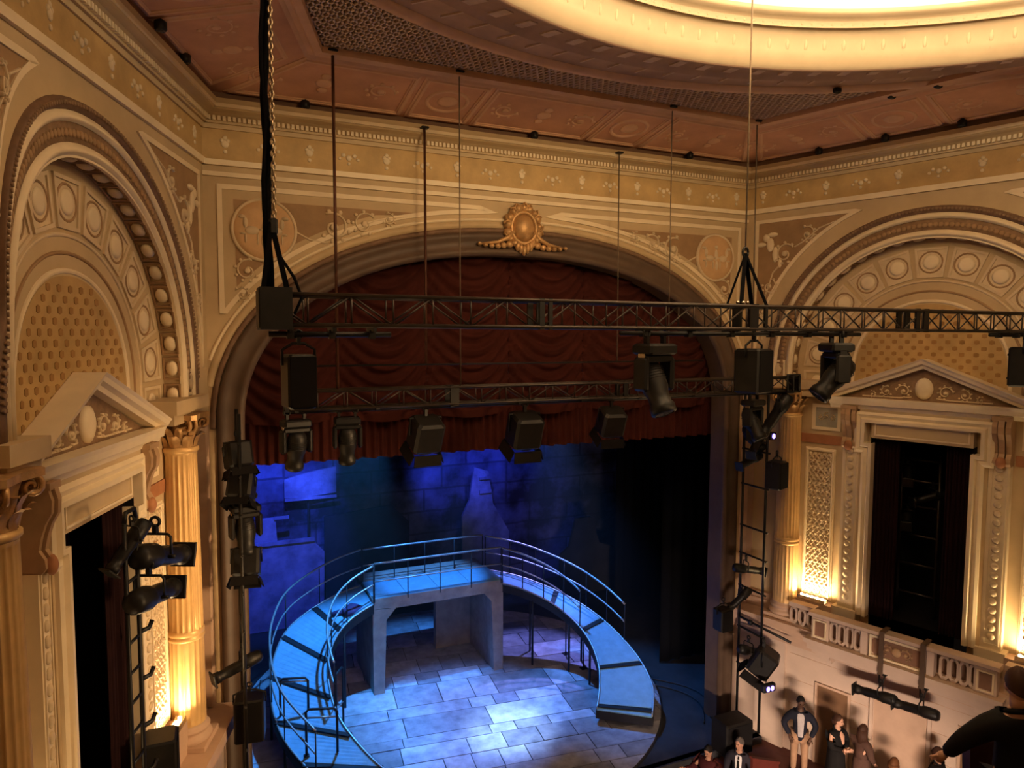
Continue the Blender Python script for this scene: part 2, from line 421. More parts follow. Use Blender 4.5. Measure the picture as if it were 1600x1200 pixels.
        for c, r in (((.55, 7.98), (.09, .10)), ((.66, 7.80), (.10, .18)), ((.80, 7.55), (.08, .2)), ((.93, 7.33), (.05, .12)), ((.42, 7.82), (.13, .06)), ((.72, 8.05), (.14, .06))):
            fg.disc(c[0], c[1], r[1], .012, .03, f2, 10, dome=.03, ra=r[0] / r[1])
        fg.build('figure_relief', 'cream', w)
    # coffers along the soffit of the arch, each a framed field with a rosette
    def soffit(cx, cz, ang):
        # local frame on the soffit: u along the arch, v into the wall
        ux, uz = -math.sin(ang), math.cos(ang); nx, nz = -math.cos(ang), -math.sin(ang)
        return lambda u, v, o: fn(cx + ux * u + nx * o, cz + uz * u + nz * o, -.165 + v)
    slots = [(AC + AR * math.cos(R(180 * (i + .5) / 22)), AZ + AR * math.sin(R(180 * (i + .5) / 22)), R(180 * (i + .5) / 22)) for i in range(22)]
    slots += [(AC - AR, 4.46, PI), (AC + AR, 4.46, 0.0)]
    for cx, cz, ang in slots:
        f3 = soffit(cx, cz, ang)
        p = MB(); p.sweep([(-.175, -.125), (.175, -.125), (.175, .125), (-.175, .125)], fillet(.03, .045), f3, closed=True)
        p.add([f3(-.16, -.11, .004), f3(.16, -.11, .004), f3(.16, .11, .004), f3(-.16, .11, .004)], [(0, 1, 2, 3)])
        po = p.build('soffit_coffer', 'tan', w)
        MB().disc(0, 0, .098, .004, .03, f3, 12, dome=.04, ra=1.3).build('rosette', 'cream', po)
    MB().sweep([(AC + AR - .01, 4.0)] + arc(AC, AZ, AR - .01, 0, 180, 40) + [(AC - AR + .01, 4.0)], [(0, -.035), (.03, -.035), (.03, 0.02), (0, .02)], fn).build('soffit_lip', 'cream', w)
    # tympanum: ring of wedge panels with roundels, plain cream band, painted diaper in the middle
    B = -.315
    for k in range(-5, 6):
        a0, a1 = R(90 + 16.4 * k - 6.4), R(90 + 16.4 * k + 6.4)
        pts = [(AC + 2.13 * math.cos(a0), AZ + 2.13 * math.sin(a0)), (AC + 2.74 * math.cos(a0), AZ + 2.74 * math.sin(a0)),
               (AC + 2.74 * math.cos(a1), AZ + 2.74 * math.sin(a1)), (AC + 2.13 * math.cos(a1), AZ + 2.13 * math.sin(a1))]
        p = MB(); p.sweep(pts, fillet(.05, .03, B), fn, closed=True); p.prism(pts, B, B + .006, fn)
        po = p.build('wedge_panel', 'relief', w)
        am = R(90 + 16.4 * k); c = (AC + 2.43 * math.cos(am), AZ + 2.43 * math.sin(am))
        MB().sweep(arc(c[0], c[1], .23, 0, 342, 19), half_round(.04, .02, B), fn, closed=True).build('roundel_rim', 'tan', po)
        MB().disc(c[0], c[1], .165, B, B + .015, fn, 14, dome=.025).build('roundel', 'cream', po)
    for sgn in (-1, 1):
        c = AC + sgn * 2.43
        p = MB(); pts = [(c - .3, 4.12), (c + .3, 4.12), (c + .3, 4.62), (c - .3, 4.62)]; p.sweep(pts, fillet(.05, .03, B), fn, closed=True)
        po = p.build('wedge_panel', 'relief', w); MB().disc(c, 4.37, .165, B, B + .015, fn, 14, dome=.025, ra=.8).build('roundel', 'cream', po)
    for r, wd, m in ((2.02, .05, 'relief'), (1.80, .05, 'tan'), (1.58, .07, 'cream')):
        MB().sweep([(AC + r, 4.0)] + arc(AC, AZ, r, 0, 180, 36) + [(AC - r, 4.0)], half_round(wd, .025, B), fn).build('tympanum_ring', m, w)
    di = MB(); g = .135
    MB().prism([(AC + 1.52, 4.0)] + arc(AC, AZ, 1.52, 0, 180, 30) + [(AC - 1.52, 4.0)], B, B + .004, fn).build('diaper_field', 'ochre', w)
    for i in range(-12, 13):
        for j in range(-6, 12):
            if (i + j) % 2: continue
            x, z = i * g, j * g
            if (z > 0 and math.hypot(x, z) > 1.46) or abs(x) > 1.46: continue
            h = g * .36; c = [(AC + x - h, AZ + z - h * .7), (AC + x, AZ + z - h), (AC + x + h, AZ + z - h * .7), (AC + x + h, AZ + z + h * .7), (AC + x, AZ + z + h), (AC + x - h, AZ + z + h * .7)]
            di.prism(c, B, B + .012, fn)
    di.build('diaper_square', 'diaper', w, kind='stuff')
    # bays either side of the doorway: sunk trellis panel, small tablet, terracotta band, bead pilaster
    for sd in (0, 1):
        f2 = (lambda s, z, o: fn(s, z, o)) if sd == 0 else (lambda s, z, o: fn(8.56 - s, z, o))
        b = -.30
        x = MB().sweep([(1.66, -1.02), (2.32, -1.02), (2.32, 2.68), (1.66, 2.68)], ogee(.09, .06, b), f2, closed=True).build('trellis_panel', 'cream', w)
        tr = MB(); x0, x1, z0, z1 = 1.71, 2.27, -.98, 2.6; p = .155
        for k in range(-40, 60):
            for dsg in (1, -1):
                # bars z = ±x + c clipped to the panel
                c = z0 + k * p
                pa = []
                for xx in (x0, x1):
                    zz = c + dsg * (xx - x0) * 1.25; pa.append((xx, zz))
                (xa, za), (xb, zb) = pa
                if max(za, zb) < z0 or min(za, zb) > z1: continue
                def cl(xa, za, xb, zb, lim, lo):
                    if (za < lim) == lo and (zb < lim) == lo: return None
                    return True
                t0, t1 = 0.0, 1.0; dz = zb - za
                for lim, up in ((z0, 1), (z1, -1)):
                    t = (lim - za) / dz
                    if (dz > 0) == (up == 1): t0 = max(t0, t)
                    else: t1 = min(t1, t)
                if t1 - t0 < .05: continue
                tr.sweep([(xa + (xb - xa) * t0, za + dz * t0), (xa + (xb - xa) * t1, za + dz * t1)], half_round(.045, .035, b), f2)
        for i in range(0, 5):
            for j in range(0, 20):
                tr.disc(x0 + .07 + i * .124 - (.062 if j % 2 else 0) + .03, z0 + .08 + j * .183, .035, b, b + .03, f2, 6, dome=.03)
        tr.build('trellis_relief', 'relief', w, kind='stuff')
        fr = MB(); scroll(fr, f2, 1.86, 2.38, .1, 0, 1, b); scroll(fr, f2, 2.12, 2.38, .1, 3, -1, b); scroll(fr, f2, 1.99, 2.12, .1, 1.5, 1, b)
        fr.build('trellis_crest', 'tan', w)
        x = MB().sweep([(1.80, 3.22), (2.42, 3.22), (2.42, 3.78), (1.80, 3.78)], fillet(.08, .04, b), f2, closed=True).build('tablet', 'cream', w)
        tb = MB().prism([(1.84, 3.26), (2.38, 3.26), (2.38, 3.74), (1.84, 3.74)], b, b + .006, f2).build('tablet_ground', 'bluegrey', x)
        tf = MB()
        for k in range(3): scroll(tf, f2, 1.97 + k * .14, 3.5 + .05 * (k % 2), .07, k, 1 if k % 2 else -1, b)
        tf.build('tablet_relief', 'relief', x)
        MB().prism([(.9, 2.84), (2.56, 2.84), (2.56, 3.06), (.9, 3.06)], b, b + .03, f2).build('terracotta_band', 'terra', w)
        # pilaster strip with a chain of roundels
        pi_ = MB(); pi_.prism([(2.60, -1.05), (2.98, -1.05), (2.98, 2.98), (2.60, 2.98)], b, -.10, f2)
        pi_.prism([(2.50, -1.3), (3.06, -1.3), (3.06, -1.05), (2.50, -1.05)], b, .0, f2)
        pi_.sweep([(2.66, -.95), (2.92, -.95), (2.92, 2.85), (2.66, 2.85)], fillet(.03, .02, -.10), f2, closed=True)
        px = pi_.build('pilaster', 'cream', w)
        ch = MB()
        for k in range(20): ch.disc(2.79, -.78 + k * .187, .075, -.10, -.08, f2, 10, dome=.02)
        ch.build('pilaster_ornament', 'relief', px, kind='stuff')
        # lamp shelf at the foot of the bay
        MB().prism([(1.62, -1.68), (2.52, -1.68), (2.52, -1.10), (1.62, -1.10)], b, .02, f2).build('lamp_shelf', 'stone2', w)
    # frieze above the arch and its motifs
    MB().prism([(0, 8.62), (SEND, 8.62), (SEND, 8.74), (0, 8.74)], 0, .06, fn).build('frieze_moulding', 'cream', w)
    MB().prism([(0, 8.74), (SEND, 8.74), (SEND, 9.28), (0, 9.28)], 0, .012, fn).build('frieze_band', 'ochre', w)
    for k in range(12):
        s = .42 + .80 * k
        motif(fn, s, 9.02, w, k % 2)
    return w

def motif(fn, s, z, parent, kind):
    m = MB()
    if kind == 0:
        for dx, dz, r in ((0, .02, .075), (0, .13, .045), (0, -.12, .04), (-.05, .08, .04), (.05, .08, .04)): m.disc(s + dx, z + dz, r, .012, .022, fn, 7, dome=.015)
    else:
        for dx, dz, r in ((0, 0, .06), (-.11, .05, .045), (.11, .05, .045), (-.18, -.02, .035), (.18, -.02, .035), (0, -.11, .035)): m.disc(s + dx, z + dz, r, .012, .022, fn, 7, dome=.015)
    return m.build('frieze_motif', 'relief', parent)

wall_left = side_wall(FL, 'wall_left', 'left')
wall_right = side_wall(FR, 'wall_right', 'right')

# ---- proscenium wall
def se(t, a, b, z0, n=2.25):
    c, s_ = math.cos(t), math.sin(t)
    return (a * math.copysign(abs(c) ** (2 / n), c), z0 + b * abs(s_) ** (2 / n))
def opening(a, b, z0, n=56): return [se(PI * i / n, a, b, z0) for i in range(n + 1)]
OUT = (6.36, 4.02, 3.70); INN = (5.88, 3.56, 3.70)
fn = FF.fn
mb = MB()
op = opening(*INN)
for (a, b), (c, d) in zip(op[:-1], op[1:]): mb.add([fn(a, b, 0), fn(c, d, 0), fn(c, 9.9, 0), fn(a, 9.9, 0)], [(0, 1, 2, 3)])
for sg in (-1, 1): mb.add([fn(sg * INN[0], -7.4, 0), fn(sg * W, -7.4, 0), fn(sg * W, 9.9, 0), fn(sg * INN[0], 9.9, 0)], [(0, 1, 2, 3)])
wall_front = mb.build('wall_front', 'plaster', kind='structure')
ln = [(INN[0], -5.0)] + op + [(-INN[0], -5.0)]
rv = MB()
for (a, b), (c, d) in zip(ln[:-1], ln[1:]): rv.add([fn(a, b, 0), fn(c, d, 0), fn(c, d, -.5), fn(a, b, -.5)], [(0, 1, 2, 3)], True)
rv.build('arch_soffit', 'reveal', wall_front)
bandp = [((a + c) / 2, (b + d) / 2) for (a, b), (c, d) in zip(opening(*OUT), op)]
bp = [(bandp[0][0], -5.0)] + bandp + [(bandp[-1][0], -5.0)]
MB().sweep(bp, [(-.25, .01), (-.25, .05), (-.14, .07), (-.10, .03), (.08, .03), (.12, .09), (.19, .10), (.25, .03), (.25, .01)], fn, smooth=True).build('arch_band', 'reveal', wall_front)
for k, (off, prof, m) in enumerate(((.07, half_round(.12, .06), 'rope'), (.19, fillet(.14, .02), 'plaster'), (.30, half_round(.07, .045), 'cream'))):
    pth = [se(PI * i / 60, OUT[0] + off, OUT[1] + off, OUT[2]) for i in range(61)]
    pth = [p for p in pth if abs(p[0]) < W - .02]
    MB().sweep(pth, prof, fn, smooth=True).build('proscenium_archivolt', m, wall_front)
for sg in (-1, 1):
    f2 = (lambda s_, z, o, sg=sg: fn(sg * s_, z, o))
    a_ = [p for p in [se(PI * i / 120, 6.36 + .46, 4.02 + .46, 3.70) for i in range(61)] if .6 < p[0] < 6.22]
    edge = [(6.22, a_[0][1])] + a_ + [(6.22, 8.30)]
    edge = [p for p in edge if p[1] < 8.2 or p[0] > 6.2]
    edge = [(6.22, 8.24)] + [p for p in edge if p[1] < 8.19] + [(1.0, 8.24)]
    MB().prism(edge, 0, .010, f2).build('spandrel_panel', 'plaster', wall_front)
    MB().sweep(edge, fillet(.09, .035), f2, closed=True).build('panel_border', 'cream', wall_front)
    inner = [(5.98, 8.02)] + [p for p in [se(PI * i / 120, 6.36 + .60, 4.02 + .60, 3.70) for i in range(61)] if p[1] < 7.96 and p[0] < 5.98] + [(2.0, 8.02)]
    MB().prism(inner, .010, .018, f2).build('spandrel_field', 'tan', wall_front)
    rl = MB()
    scroll(rl, f2, 4.12, 7.62, .30, 1.0, 1, .018); scroll(rl, f2, 3.52, 7.72, .24, 2.5, -1, .018); scroll(rl, f2, 3.02, 7.84, .14, 1.2, 1, .018)
    scroll(rl, f2, 5.76, 6.70, .22, 2.0, -1, .018); scroll(rl, f2, 5.86, 6.24, .14, .6, 1, .018)
    rl.sweep([(4.9, 7.5), (4.6, 7.35), (4.3, 7.3), (3.8, 7.55), (3.3, 7.8), (2.7, 7.92)], half_round(.04, .02, .018), f2)
    rl.build('scroll_relief', 'relief', wall_front)
    # the roundel with a prancing horse group
    md = MB(); md.disc(5.44, 7.477, .60, .018, .055, f2, 40, dome=.015)
    mo = md.build('medallion', 'medal', wall_front)
    MB().sweep(arc(5.44, 7.477, .575, 0, 351, 39), half_round(.07, .05, .03), f2, closed=True, smooth=True).build('medallion_rim', 'relief', mo)
    hb = MB()
    def el(x, z, rx, rz, h=.05): hb.disc(5.44 + x, 7.477 + z, rz, .05, .06, f2, 12, dome=h, ra=rx / rz)
    for d, x0 in ((1, -.2), (-1, .22)):
        el(x0, -.02, .14, .09); el(x0 - d * .12, .12, .05, .11); el(x0 - d * .18, .23, .07, .04); el(x0 - d * .12, -.17, .025, .1); el(x0 + d * .1, -.18, .025, .12); el(x0 - d * .17, -.08, .06, .025); el(x0 + d * .17, .0, .05, .03)
    el(0, .05, .06, .17); el(0, .26, .05, .06); el(.02, -.2, .05, .14)
    hb.build('medallion_relief', 'relief', mo)
MB().prism([(-W, 8.42), (W, 8.42), (W, 8.50), (-W, 8.50)], 0, .05, fn).build('panel_moulding', 'cream', wall_front)
MB().prism([(-W, 8.62), (W, 8.62), (W, 8.72), (-W, 8.72)], 0, .07, fn).build('frieze_moulding', 'cream', wall_front)
MB().prism([(-W, 8.72), (W, 8.72), (W, 9.28), (-W, 9.28)], 0, .012, fn).build('frieze_band', 'ochre', wall_front)
for k in range(17): motif(fn, -6.1 + .7625 * k, 9.0, wall_front, k % 2)

# ---- gilded cartouche over the arch
cart, cb = FF.thing('cartouche', 0, 7.45, .05, 'gilded shield cartouche with scrolled rim at the crown of the stage arch', 'cartouche')
c0 = 7.86
MB().disc(0, c0, .30, .03, .14, fn, 24, dome=.14, ra=.86).build('shield', 'gilt', cart, cb)
MB().sweep(arc(0, c0, .34, 0, 350, 35), half_round(.12, .13, .05), lambda a, b, o: fn(a * .88, b, o), closed=True, smooth=True).build('shield_rim', 'gilt', cart, cb)
lf = MB()
for k in range(13):
    a = R(-35 + 250 * k / 12); q = .44
    x, z = q * .86 * math.cos(a), c0 + q * math.sin(a)
    lf.disc(x, z, .085 + .02 * (k % 2), .04, .12, fn, 8, dome=.08)
    lf.sweep(spiral(x, z, .11, .9, a, 1 if k % 2 else -1, 8), half_round(.045, .07, .10), fn, smooth=True)
lf.build('scrolled_leaf', 'gilt', cart, cb)
gb = MB()
for sg in (-1, 1):
    for k in range(7):
        t = k / 6; gb.ball(fn(sg * (.2 + .85 * t), 7.52 - .06 * math.sin(t * 3) - .05 * t, .12), (.10 - .05 * t, .07, .085 - .045 * t), 8, 5)
    gb.tube([fn(sg * .25, 7.78, .13), fn(sg * .4, 7.62, .14), fn(sg * .62, 7.52, .12), fn(sg * 1.05, 7.46, .09)], [.06, .055, .045, .02], 6)
gb.build('garland', 'gilt', cart, cb)
ps = MB()
for k in range(5): ps.ball(fn(-.16 + .08 * k, 7.46 - .10 * (1 - abs(k - 2) / 2), .15), (.06, .07, .12), 8, 5)
ps.build('pendant_leaf', 'gilt', cart, cb)

# ---- cornices, one per wall, each with dentils
def cornice(F, nm, s0, s1, n):
    fn = F.fn
    path = [(s0, 9.53), (s1, 9.53)]
    prof = [(-.25, 0), (-.25, .05), (-.17, .07), (-.17, .12), (-.06, .13), (0, .20), (.04, .30), (.12, .32), (.12, .34), (.22, .36), (.24, 0)]
    t = F.place(MB().sweep(path, prof, fn).build(nm, 'plaster', kind='structure'))
    MB().sweep([(s0, 9.63), (s1, 9.63)], [(-.03, .3), (-.03, .345), (.03, .355), (.03, .3)], fn).build('cornice_fillet', 'cream', t)
    d = MB(); step = (s1 - s0) / n
    for k in range(n):
        x = s0 + step * (k + .5); d.prism([(x - step * .3, 9.40), (x + step * .3, 9.40), (x + step * .3, 9.48), (x - step * .3, 9.48)], .10, .185, fn)
    d.build('dentil', 'cream', t, kind='stuff')
    MB().prism([(s0, 9.74), (s1, 9.74), (s1, 9.92), (s0, 9.92)], 0, .2, fn).build('shaded_cornice_cove', 'cove', t)  # band coloured dark for the shade between cornice and ceiling
    return t
cornice(FF, 'trim_1', -W, W, 150)
cornice(FLR, 'trim_2', 0, SEND, 120)
cornice(FR, 'trim_3', 0, SEND, 120)

# ---- ceiling: sloped coffered border, latticed corners, round dome ring
CW, CI = 9.86, 10.2
INX, INY = 4.80, -2.12
e_ = (INX, INY); dirw = (math.cos(SPLAY), -math.sin(SPLAY))
far_o = (W + dirw[0] * SEND, dirw[1] * SEND); far_i = (INX + dirw[0] * (SEND - 2.0), INY + dirw[1] * (SEND - 2.0))
mb = MB()
mb.add([(-W, 0, CW), (W, 0, CW), (INX, INY, CI), (-INX, INY, CI)], [(0, 1, 2, 3)])
for sg in (-1, 1): mb.add([(sg * W, 0, CW), (sg * far_o[0], far_o[1], CW), (sg * far_i[0], far_i[1], CI), (sg * INX, INY, CI)], [(0, 1, 2, 3)])
# flat field behind the camera
mb.add([(-far_o[0], far_o[1], CW), (far_o[0], far_o[1], CW), (far_o[0], -27, CW), (-far_o[0], -27, CW)], [(0, 1, 2, 3)])
# field between frame and ring, with the round hole for the dome
n = 72; hole = [(DC[0] + 8.7 * math.cos(2 * PI * i / n), DC[1] + 8.7 * math.sin(2 * PI * i / n)) for i in range(n)]
outer = [(DC[0] + 17 * math.cos(2 * PI * i / n), DC[1] + 17 * math.sin(2 * PI * i / n)) for i in range(n)]
ceiling = mb.build('ceiling', 'rust', kind='structure')
gr = MB(); gr.add([(x, y, CI + .16) for x, y in hole] + [(x, y, CI + .16) for x, y in outer], [(i, (i + 1) % n, n + (i + 1) % n, n + i) for i in range(n)])
gr.build('lattice_ground', 'lattback', ceiling)
# lattice bars
def inside(x, y):
    if y > INY - .05 or y < -10 or math.hypot(x - DC[0], y - DC[1]) < 8.82: return False
    t = (y - INY) / dirw[1]; return abs(x) < INX + dirw[0] * t + .02
lb = MB(); p = .125; st = .05
for dsg in (1, -1):
    for k in range(-150, 150):
        run = None; c = k * p
        for i in range(0, 260):
            y = -1.9 - i * st * .8
            x = c + dsg * (y + 2.1) * .55
            ok = inside(x, y)
            if ok and run is None: run = (x, y)
            if (not ok or i == 259) and run is not None:
                if math.hypot(x - run[0], y - run[1]) > .1: lb.bar((run[0], run[1], CI + .03), (x, y, CI + .03), .034, .06)
                run = None
lb.build('lattice_bar', 'lattice', ceiling, kind='stuff')
# frame moulding along the inner edge of the border and along the wall
for pth, m, nm in (([(-far_i[0], far_i[1]), (-INX, INY), (INX, INY), (far_i[0], far_i[1])], 'rustrib', 'inner_frame'),):
    MB().sweep(pth, [(-.17, -.01), (-.17, .10), (-.05, .13), (.0, .07), (.08, .07), (.14, .11), (.17, .03), (.17, -.01)], lambda a, b, o: (a, b, CI - o)).build(nm, m, ceiling)
def border(F, s0, s1, t0, t1, shape=None):
    # rectangle of the sloped border in wall coordinates: s along the wall, t from wall (0) to inner edge (1)
    def g(s, t, o):
        q = F.world(s, 0, 2.12 * t); return (q.x, q.y, CW + (CI - CW) * t - o)
    return g
def ceil_panel(F, s0, s1, kind, sa=0, sb=0):
    g = border(F, 0, 0, 0, 0)
    pts = [(s0, .16), (s1, .16), (s1 + sb, .84), (s0 + sa, .84)]
    fn3 = lambda a, b, o: g(a, b / 2.12, o)
    pts = [(a, b * 2.12) for a, b in pts]
    p = MB(); p.sweep(pts, ogee(.12, .045, .0), fn3, closed=True)
    po = p.build('ceiling_panel', 'rustrib', ceiling)
    cx, cz = sum(a for a, b in pts) / 4, sum(b for a, b in pts) / 4
    if kind == 'round':
        MB().sweep(arc(cx, cz, .40, 0, 346, 25), half_round(.08, .03), fn3, closed=True).build('panel_roundel', 'rustrib', po)
        MB().disc(cx, cz, .2, 0, .015, fn3, 14, dome=.02).build('panel_boss', 'rustrib', po)
    else:
        rl = MB()
        for k in range(3):
            x = s0 + (s1 - s0) * (k + .5) / 3
            if k == 1: rl.disc(x, cz, .16, 0, .01, fn3, 8, dome=.02); rl.disc(x, cz + .25, .10, 0, .01, fn3, 6, dome=.02); rl.disc(x, cz - .25, .10, 0, .01, fn3, 6, dome=.02)
            else: scroll(rl, fn3, x, cz, .28, 0, 1 if k else -1, 0, w=.04, h=.02)
        rl.build('panel_relief', 'rustrib', po)
for s0, s1, kd, sa, sb in ((-1.3, 1.3, 'long', 0, 0), (1.5, 2.7, 'round', 0, 0), (-2.7, -1.5, 'round', 0, 0), (2.9, 6.0, 'long', 0, -1.15), (-6.0, -2.9, 'long', 1.15, 0)): ceil_panel(FF, s0, s1, kd, sa, sb)
for F in (FLR, FR):
    for s0, s1, kd, sa in ((.5, 3.0, 'long', .75), (3.2, 4.5, 'round', 0), (4.7, 7.5, 'long', 0), (7.7, 9.0, 'round', 0)): ceil_panel(F, s0, s1, kd, sa, 0)
# dome ring
ringp = [(8.98, CI + .1), (8.98, CI - .02), (8.86, CI - .09), (8.74, CI - .02), (8.6, CI - .01), (8.0, CI - .12), (7.95, CI - .20), (7.85, CI - .14), (7.3, CI - .24), (7.16, CI - .34), (7.08, CI - .34), (7.06, CI - .30)]
T = Matrix.Translation((DC[0], DC[1], 0))
dome_ring = MB().lathe(ringp, 128, T).build('ceiling_ring', 'umber', ceiling)
MB().lathe([(8.98, CI - .015), (8.92, CI - .10), (8.80, CI - .10), (8.74, CI - .025)], 128, T).build('ring_moulding', 'rustrib', ceiling)
rr = MB()
for k in range(96):
    a = 2 * PI * k / 96
    rr.bar((DC[0] + 8.55 * math.cos(a), DC[1] + 8.55 * math.sin(a), CI - .03), (DC[0] + 8.05 * math.cos(a), DC[1] + 8.05 * math.sin(a), CI - .11), .03, .04)
    a += PI / 96
    rr.bar((DC[0] + 7.75 * math.cos(a), DC[1] + 7.75 * math.sin(a), CI - .17), (DC[0] + 7.4 * math.cos(a), DC[1] + 7.4 * math.sin(a), CI - .22), .16, .03)
rr.build('ring_coffer_rib', 'lattice', ceiling, kind='stuff')
MB().lathe([(7.07, CI - .33), (7.02, CI - .30), (6.90, CI - .10), (6.88, CI + .16), (6.84, CI + .20), (6.78, CI + .22), (6.78, CI + .28), (6.70, CI + .34), (6.62, CI + .36), (6.62, CI + .44), (6.75, CI + .46), (6.75, CI + .2)], 128, T).build('ring_fascia', 'ringcream', ceiling)
ff = MB()
for k in range(140):
    a = 2 * PI * k / 140; c, s_ = math.cos(a), math.sin(a)
    ff.ball((DC[0] + 6.91 * c, DC[1] + 6.91 * s_, CI + .0), (.04, .04, .11), 6, 4); ff.ball((DC[0] + 6.97 * c, DC[1] + 6.97 * s_, CI - .15), (.05, .04, .035), 6, 4)
ff.build('anthemion_row', 'ringcream', ceiling, kind='stuff')
fd = MB()
for k in range(260):
    a = 2 * PI * k / 260; fd.ball((DC[0] + 6.765 * math.cos(a), DC[1] + 6.765 * math.sin(a), CI + .25), (.03, .03, .03), 5, 3)
fd.build('ring_bead', 'ringcream', ceiling, kind='stuff')
dp = [(6.75, CI + .46), (7.2, CI + .46), (7.35, CI + .8)] + [(7.3 * math.cos(R(a)), CI + .9 + 3.0 * math.sin(R(a))) for a in range(2, 91, 4)]
MB().lathe(dp, 96, T).build('dome', 'dome', ceiling)

# ---- floors and the far walls of the house
def plane_poly(name, pts, m, kind='structure'): return MB().add(pts, [tuple(range(len(pts)))]).build(name, m, kind=kind)
fx = far_o[0] + .01
floor = MB(); floor.add([(-fx, -27, -5.4), (fx, -27, -5.4), (fx, -9, -5.9), (W + 2, -1.2, -6.2), (-W - 2, -1.2, -6.2), (-fx, -9, -5.9)], [(0, 1, 2, 3, 4, 5)])
floor = floor.build('floor', 'housefloor', kind='structure')
MB().add([(-fx, -27, -7.4), (fx, -27, -7.4), (fx, -27, 9.9), (-fx, -27, 9.9)], [(0, 1, 2, 3)]).build('wall_back', 'plaster', kind='structure')
for sg, nm in ((-1, 'wall_rear_left'), (1, 'wall_rear_right')):
    MB().add([(sg * fx, far_o[1], -7.4), (sg * fx, -27, -7.4), (sg * fx, -27, 9.9), (sg * fx, far_o[1], 9.9)], [(0, 1, 2, 3)]).build(nm, 'plaster', kind='structure')
st = MB(); st.box(-W, W, -1.0, 13.5, -5.15, -4.93); st.box(-W, W, -1.05, -.85, -6.4, -4.93); st.box(W, 16, .7, 13.5, -5.15, -4.93)
stage_floor = st.build('floor_stage', 'stagefloor', kind='structure')
bw = MB(); bw.box(-9, 16.5, 13.3, 13.5, -5.2, 9); bw.box(-9.2, -9, .6, 13.5, -5.2, 9); bw.box(16.3, 16.5, .6, 13.5, -5.2, 9); bw.box(-9.2, 16.5, .6, 13.5, 9, 9.2); bw.box(6.6, 16.5, .5, .62, -5.2, 9); bw.box(-9.2, -6.6, .5, .62, -5.2, 9)
bw.build('wall_stage', 'void', kind='structure')

# ================================================================ columns
def column(F, s, label):
    OFF = -.08
    t, b = F.thing('fluted_column', s, -1.68, OFF, label, 'column', 'fluted gilded columns beside the arched bays')
    T = Matrix.Translation(b)
    base = MB(); base.bbox(b + Vector((0, 0, .05)), (.78, .78, .10), .01)
    base.lathe([(.37, .10), (.39, .14), (.37, .19), (.33, .21), (.32, .25), (.35, .28), (.355, .31), (.33, .34), (.305, .36), (.30, .40)], 32, T)
    base.build('base', 'stone2', t, b)
    def flute(lo, hi, depth):
        N = 20
        return lambda a, z: 1 - depth * abs(math.cos(a * N / 2)) ** .6 if lo < z < hi else 1
    def r_at(z): u = (z - .4) / 4.8; return .298 - .035 * u ** 1.6
    lo = MB(); zs = [.40, .43, .46] + [.46 + 1.45 * i / 6 for i in range(1, 7)]
    lo.lathe([(r_at(z), z) for z in zs], 120, T, flute(.44, 5, .055)); lo.build('reeded_drum', 'gold', t, b)
    MB().lathe([(.29, 1.90), (.308, 1.92), (.308, 1.97), (.29, 1.98), (.305, 2.0), (.305, 2.06), (.29, 2.08)], 40, T).build('shaft_band', 'gold', t, b)
    up = MB(); zs = [2.07, 2.10] + [2.1 + 3.0 * i / 8 for i in range(1, 9)] + [5.13, 5.16]
    up.lathe([(r_at(z), z) for z in zs], 120, T, flute(2.08, 5.12, .10)); up.build('shaft', 'gold', t, b)
    MB().lathe([(.26, 5.16), (.295, 5.19), (.295, 5.24), (.26, 5.26)], 32, T).build('astragal', 'gold', t, b)
    cp = MB(); cp.lathe([(.25, 5.24), (.25, 5.45), (.27, 5.62), (.31, 5.74)], 24, T)
    ab = MB(); pts = []
    for k in range(4):
        a = PI / 4 + k * PI / 2; c = (.52 * math.cos(a), .52 * math.sin(a)); a2 = a + PI / 4
        pts += [(c[0] * .97 + .05 * math.sin(a), c[1] * .97 - .05 * math.cos(a)), (c[0] * .97 - .05 * math.sin(a), c[1] * .97 + .05 * math.cos(a)), (.34 * math.cos(a2), .34 * math.sin(a2))]
    ab.prism(pts, 5.74, 5.82, lambda x, y, o: T @ Vector((x, y, o)))
    cp_o = cp.build('capital', 'gilt', t, b)
    ab.build('abacus', 'gilt', cp_o, b)
    for row, (z0, z1, r0, r1, nn, ph) in enumerate(((5.26, 5.48, .26, .38, 8, 0), (5.38, 5.63, .26, .41, 8, PI / 8))):
        for k in range(nn):
            a = ph + 2 * PI * k / nn; l = MB(); vs = []
            rows = [(0, r0, .06), (.45, r0 + .02, .10), (.8, r0 + (r1 - r0) * .45, .09), (1.0, r1, .055), (.93, r1 + .03, .02)]
            for u, r, w in rows:
                for sd, dr in ((-1, -.02), (-.4, .0), (0, .02), (.4, .0), (1, -.02)):
                    vs.append(T @ Vector(((r + dr) * math.cos(a) - sd * w * math.sin(a), (r + dr) * math.sin(a) + sd * w * math.cos(a), z0 + (z1 - z0) * u)))
            l.add(vs, [(i * 5 + j, i * 5 + j + 1, i * 5 + j + 6, i * 5 + j + 5) for i in range(4) for j in range(4)], True)
            l.build('acanthus_leaf', 'gilt', cp_o, b)
    for k in range(4):
        a = PI / 4 + k * PI / 2; v = MB()
        g = lambda x, y, o, a=a: T @ Vector(((.38 + x) * math.cos(a) - o * math.sin(a), (.38 + x) * math.sin(a) + o * math.cos(a), 5.64 + y))
        for o in (-.05, .05): v.tube([g(x, y, o) for x, y in spiral(0, 0, .115, 1.4, PI * .6, -1, 16)], [.035 - .018 * i / 16 for i in range(17)], 5)
        v.disc(0, 0, .05, -.07, .07, g, 8); v.build('volute', 'gilt', cp_o, b)
    return t
column(FR, 1.29, 'fluted gilded column behind the pipe ladder, at the brightly washed trellis panel')
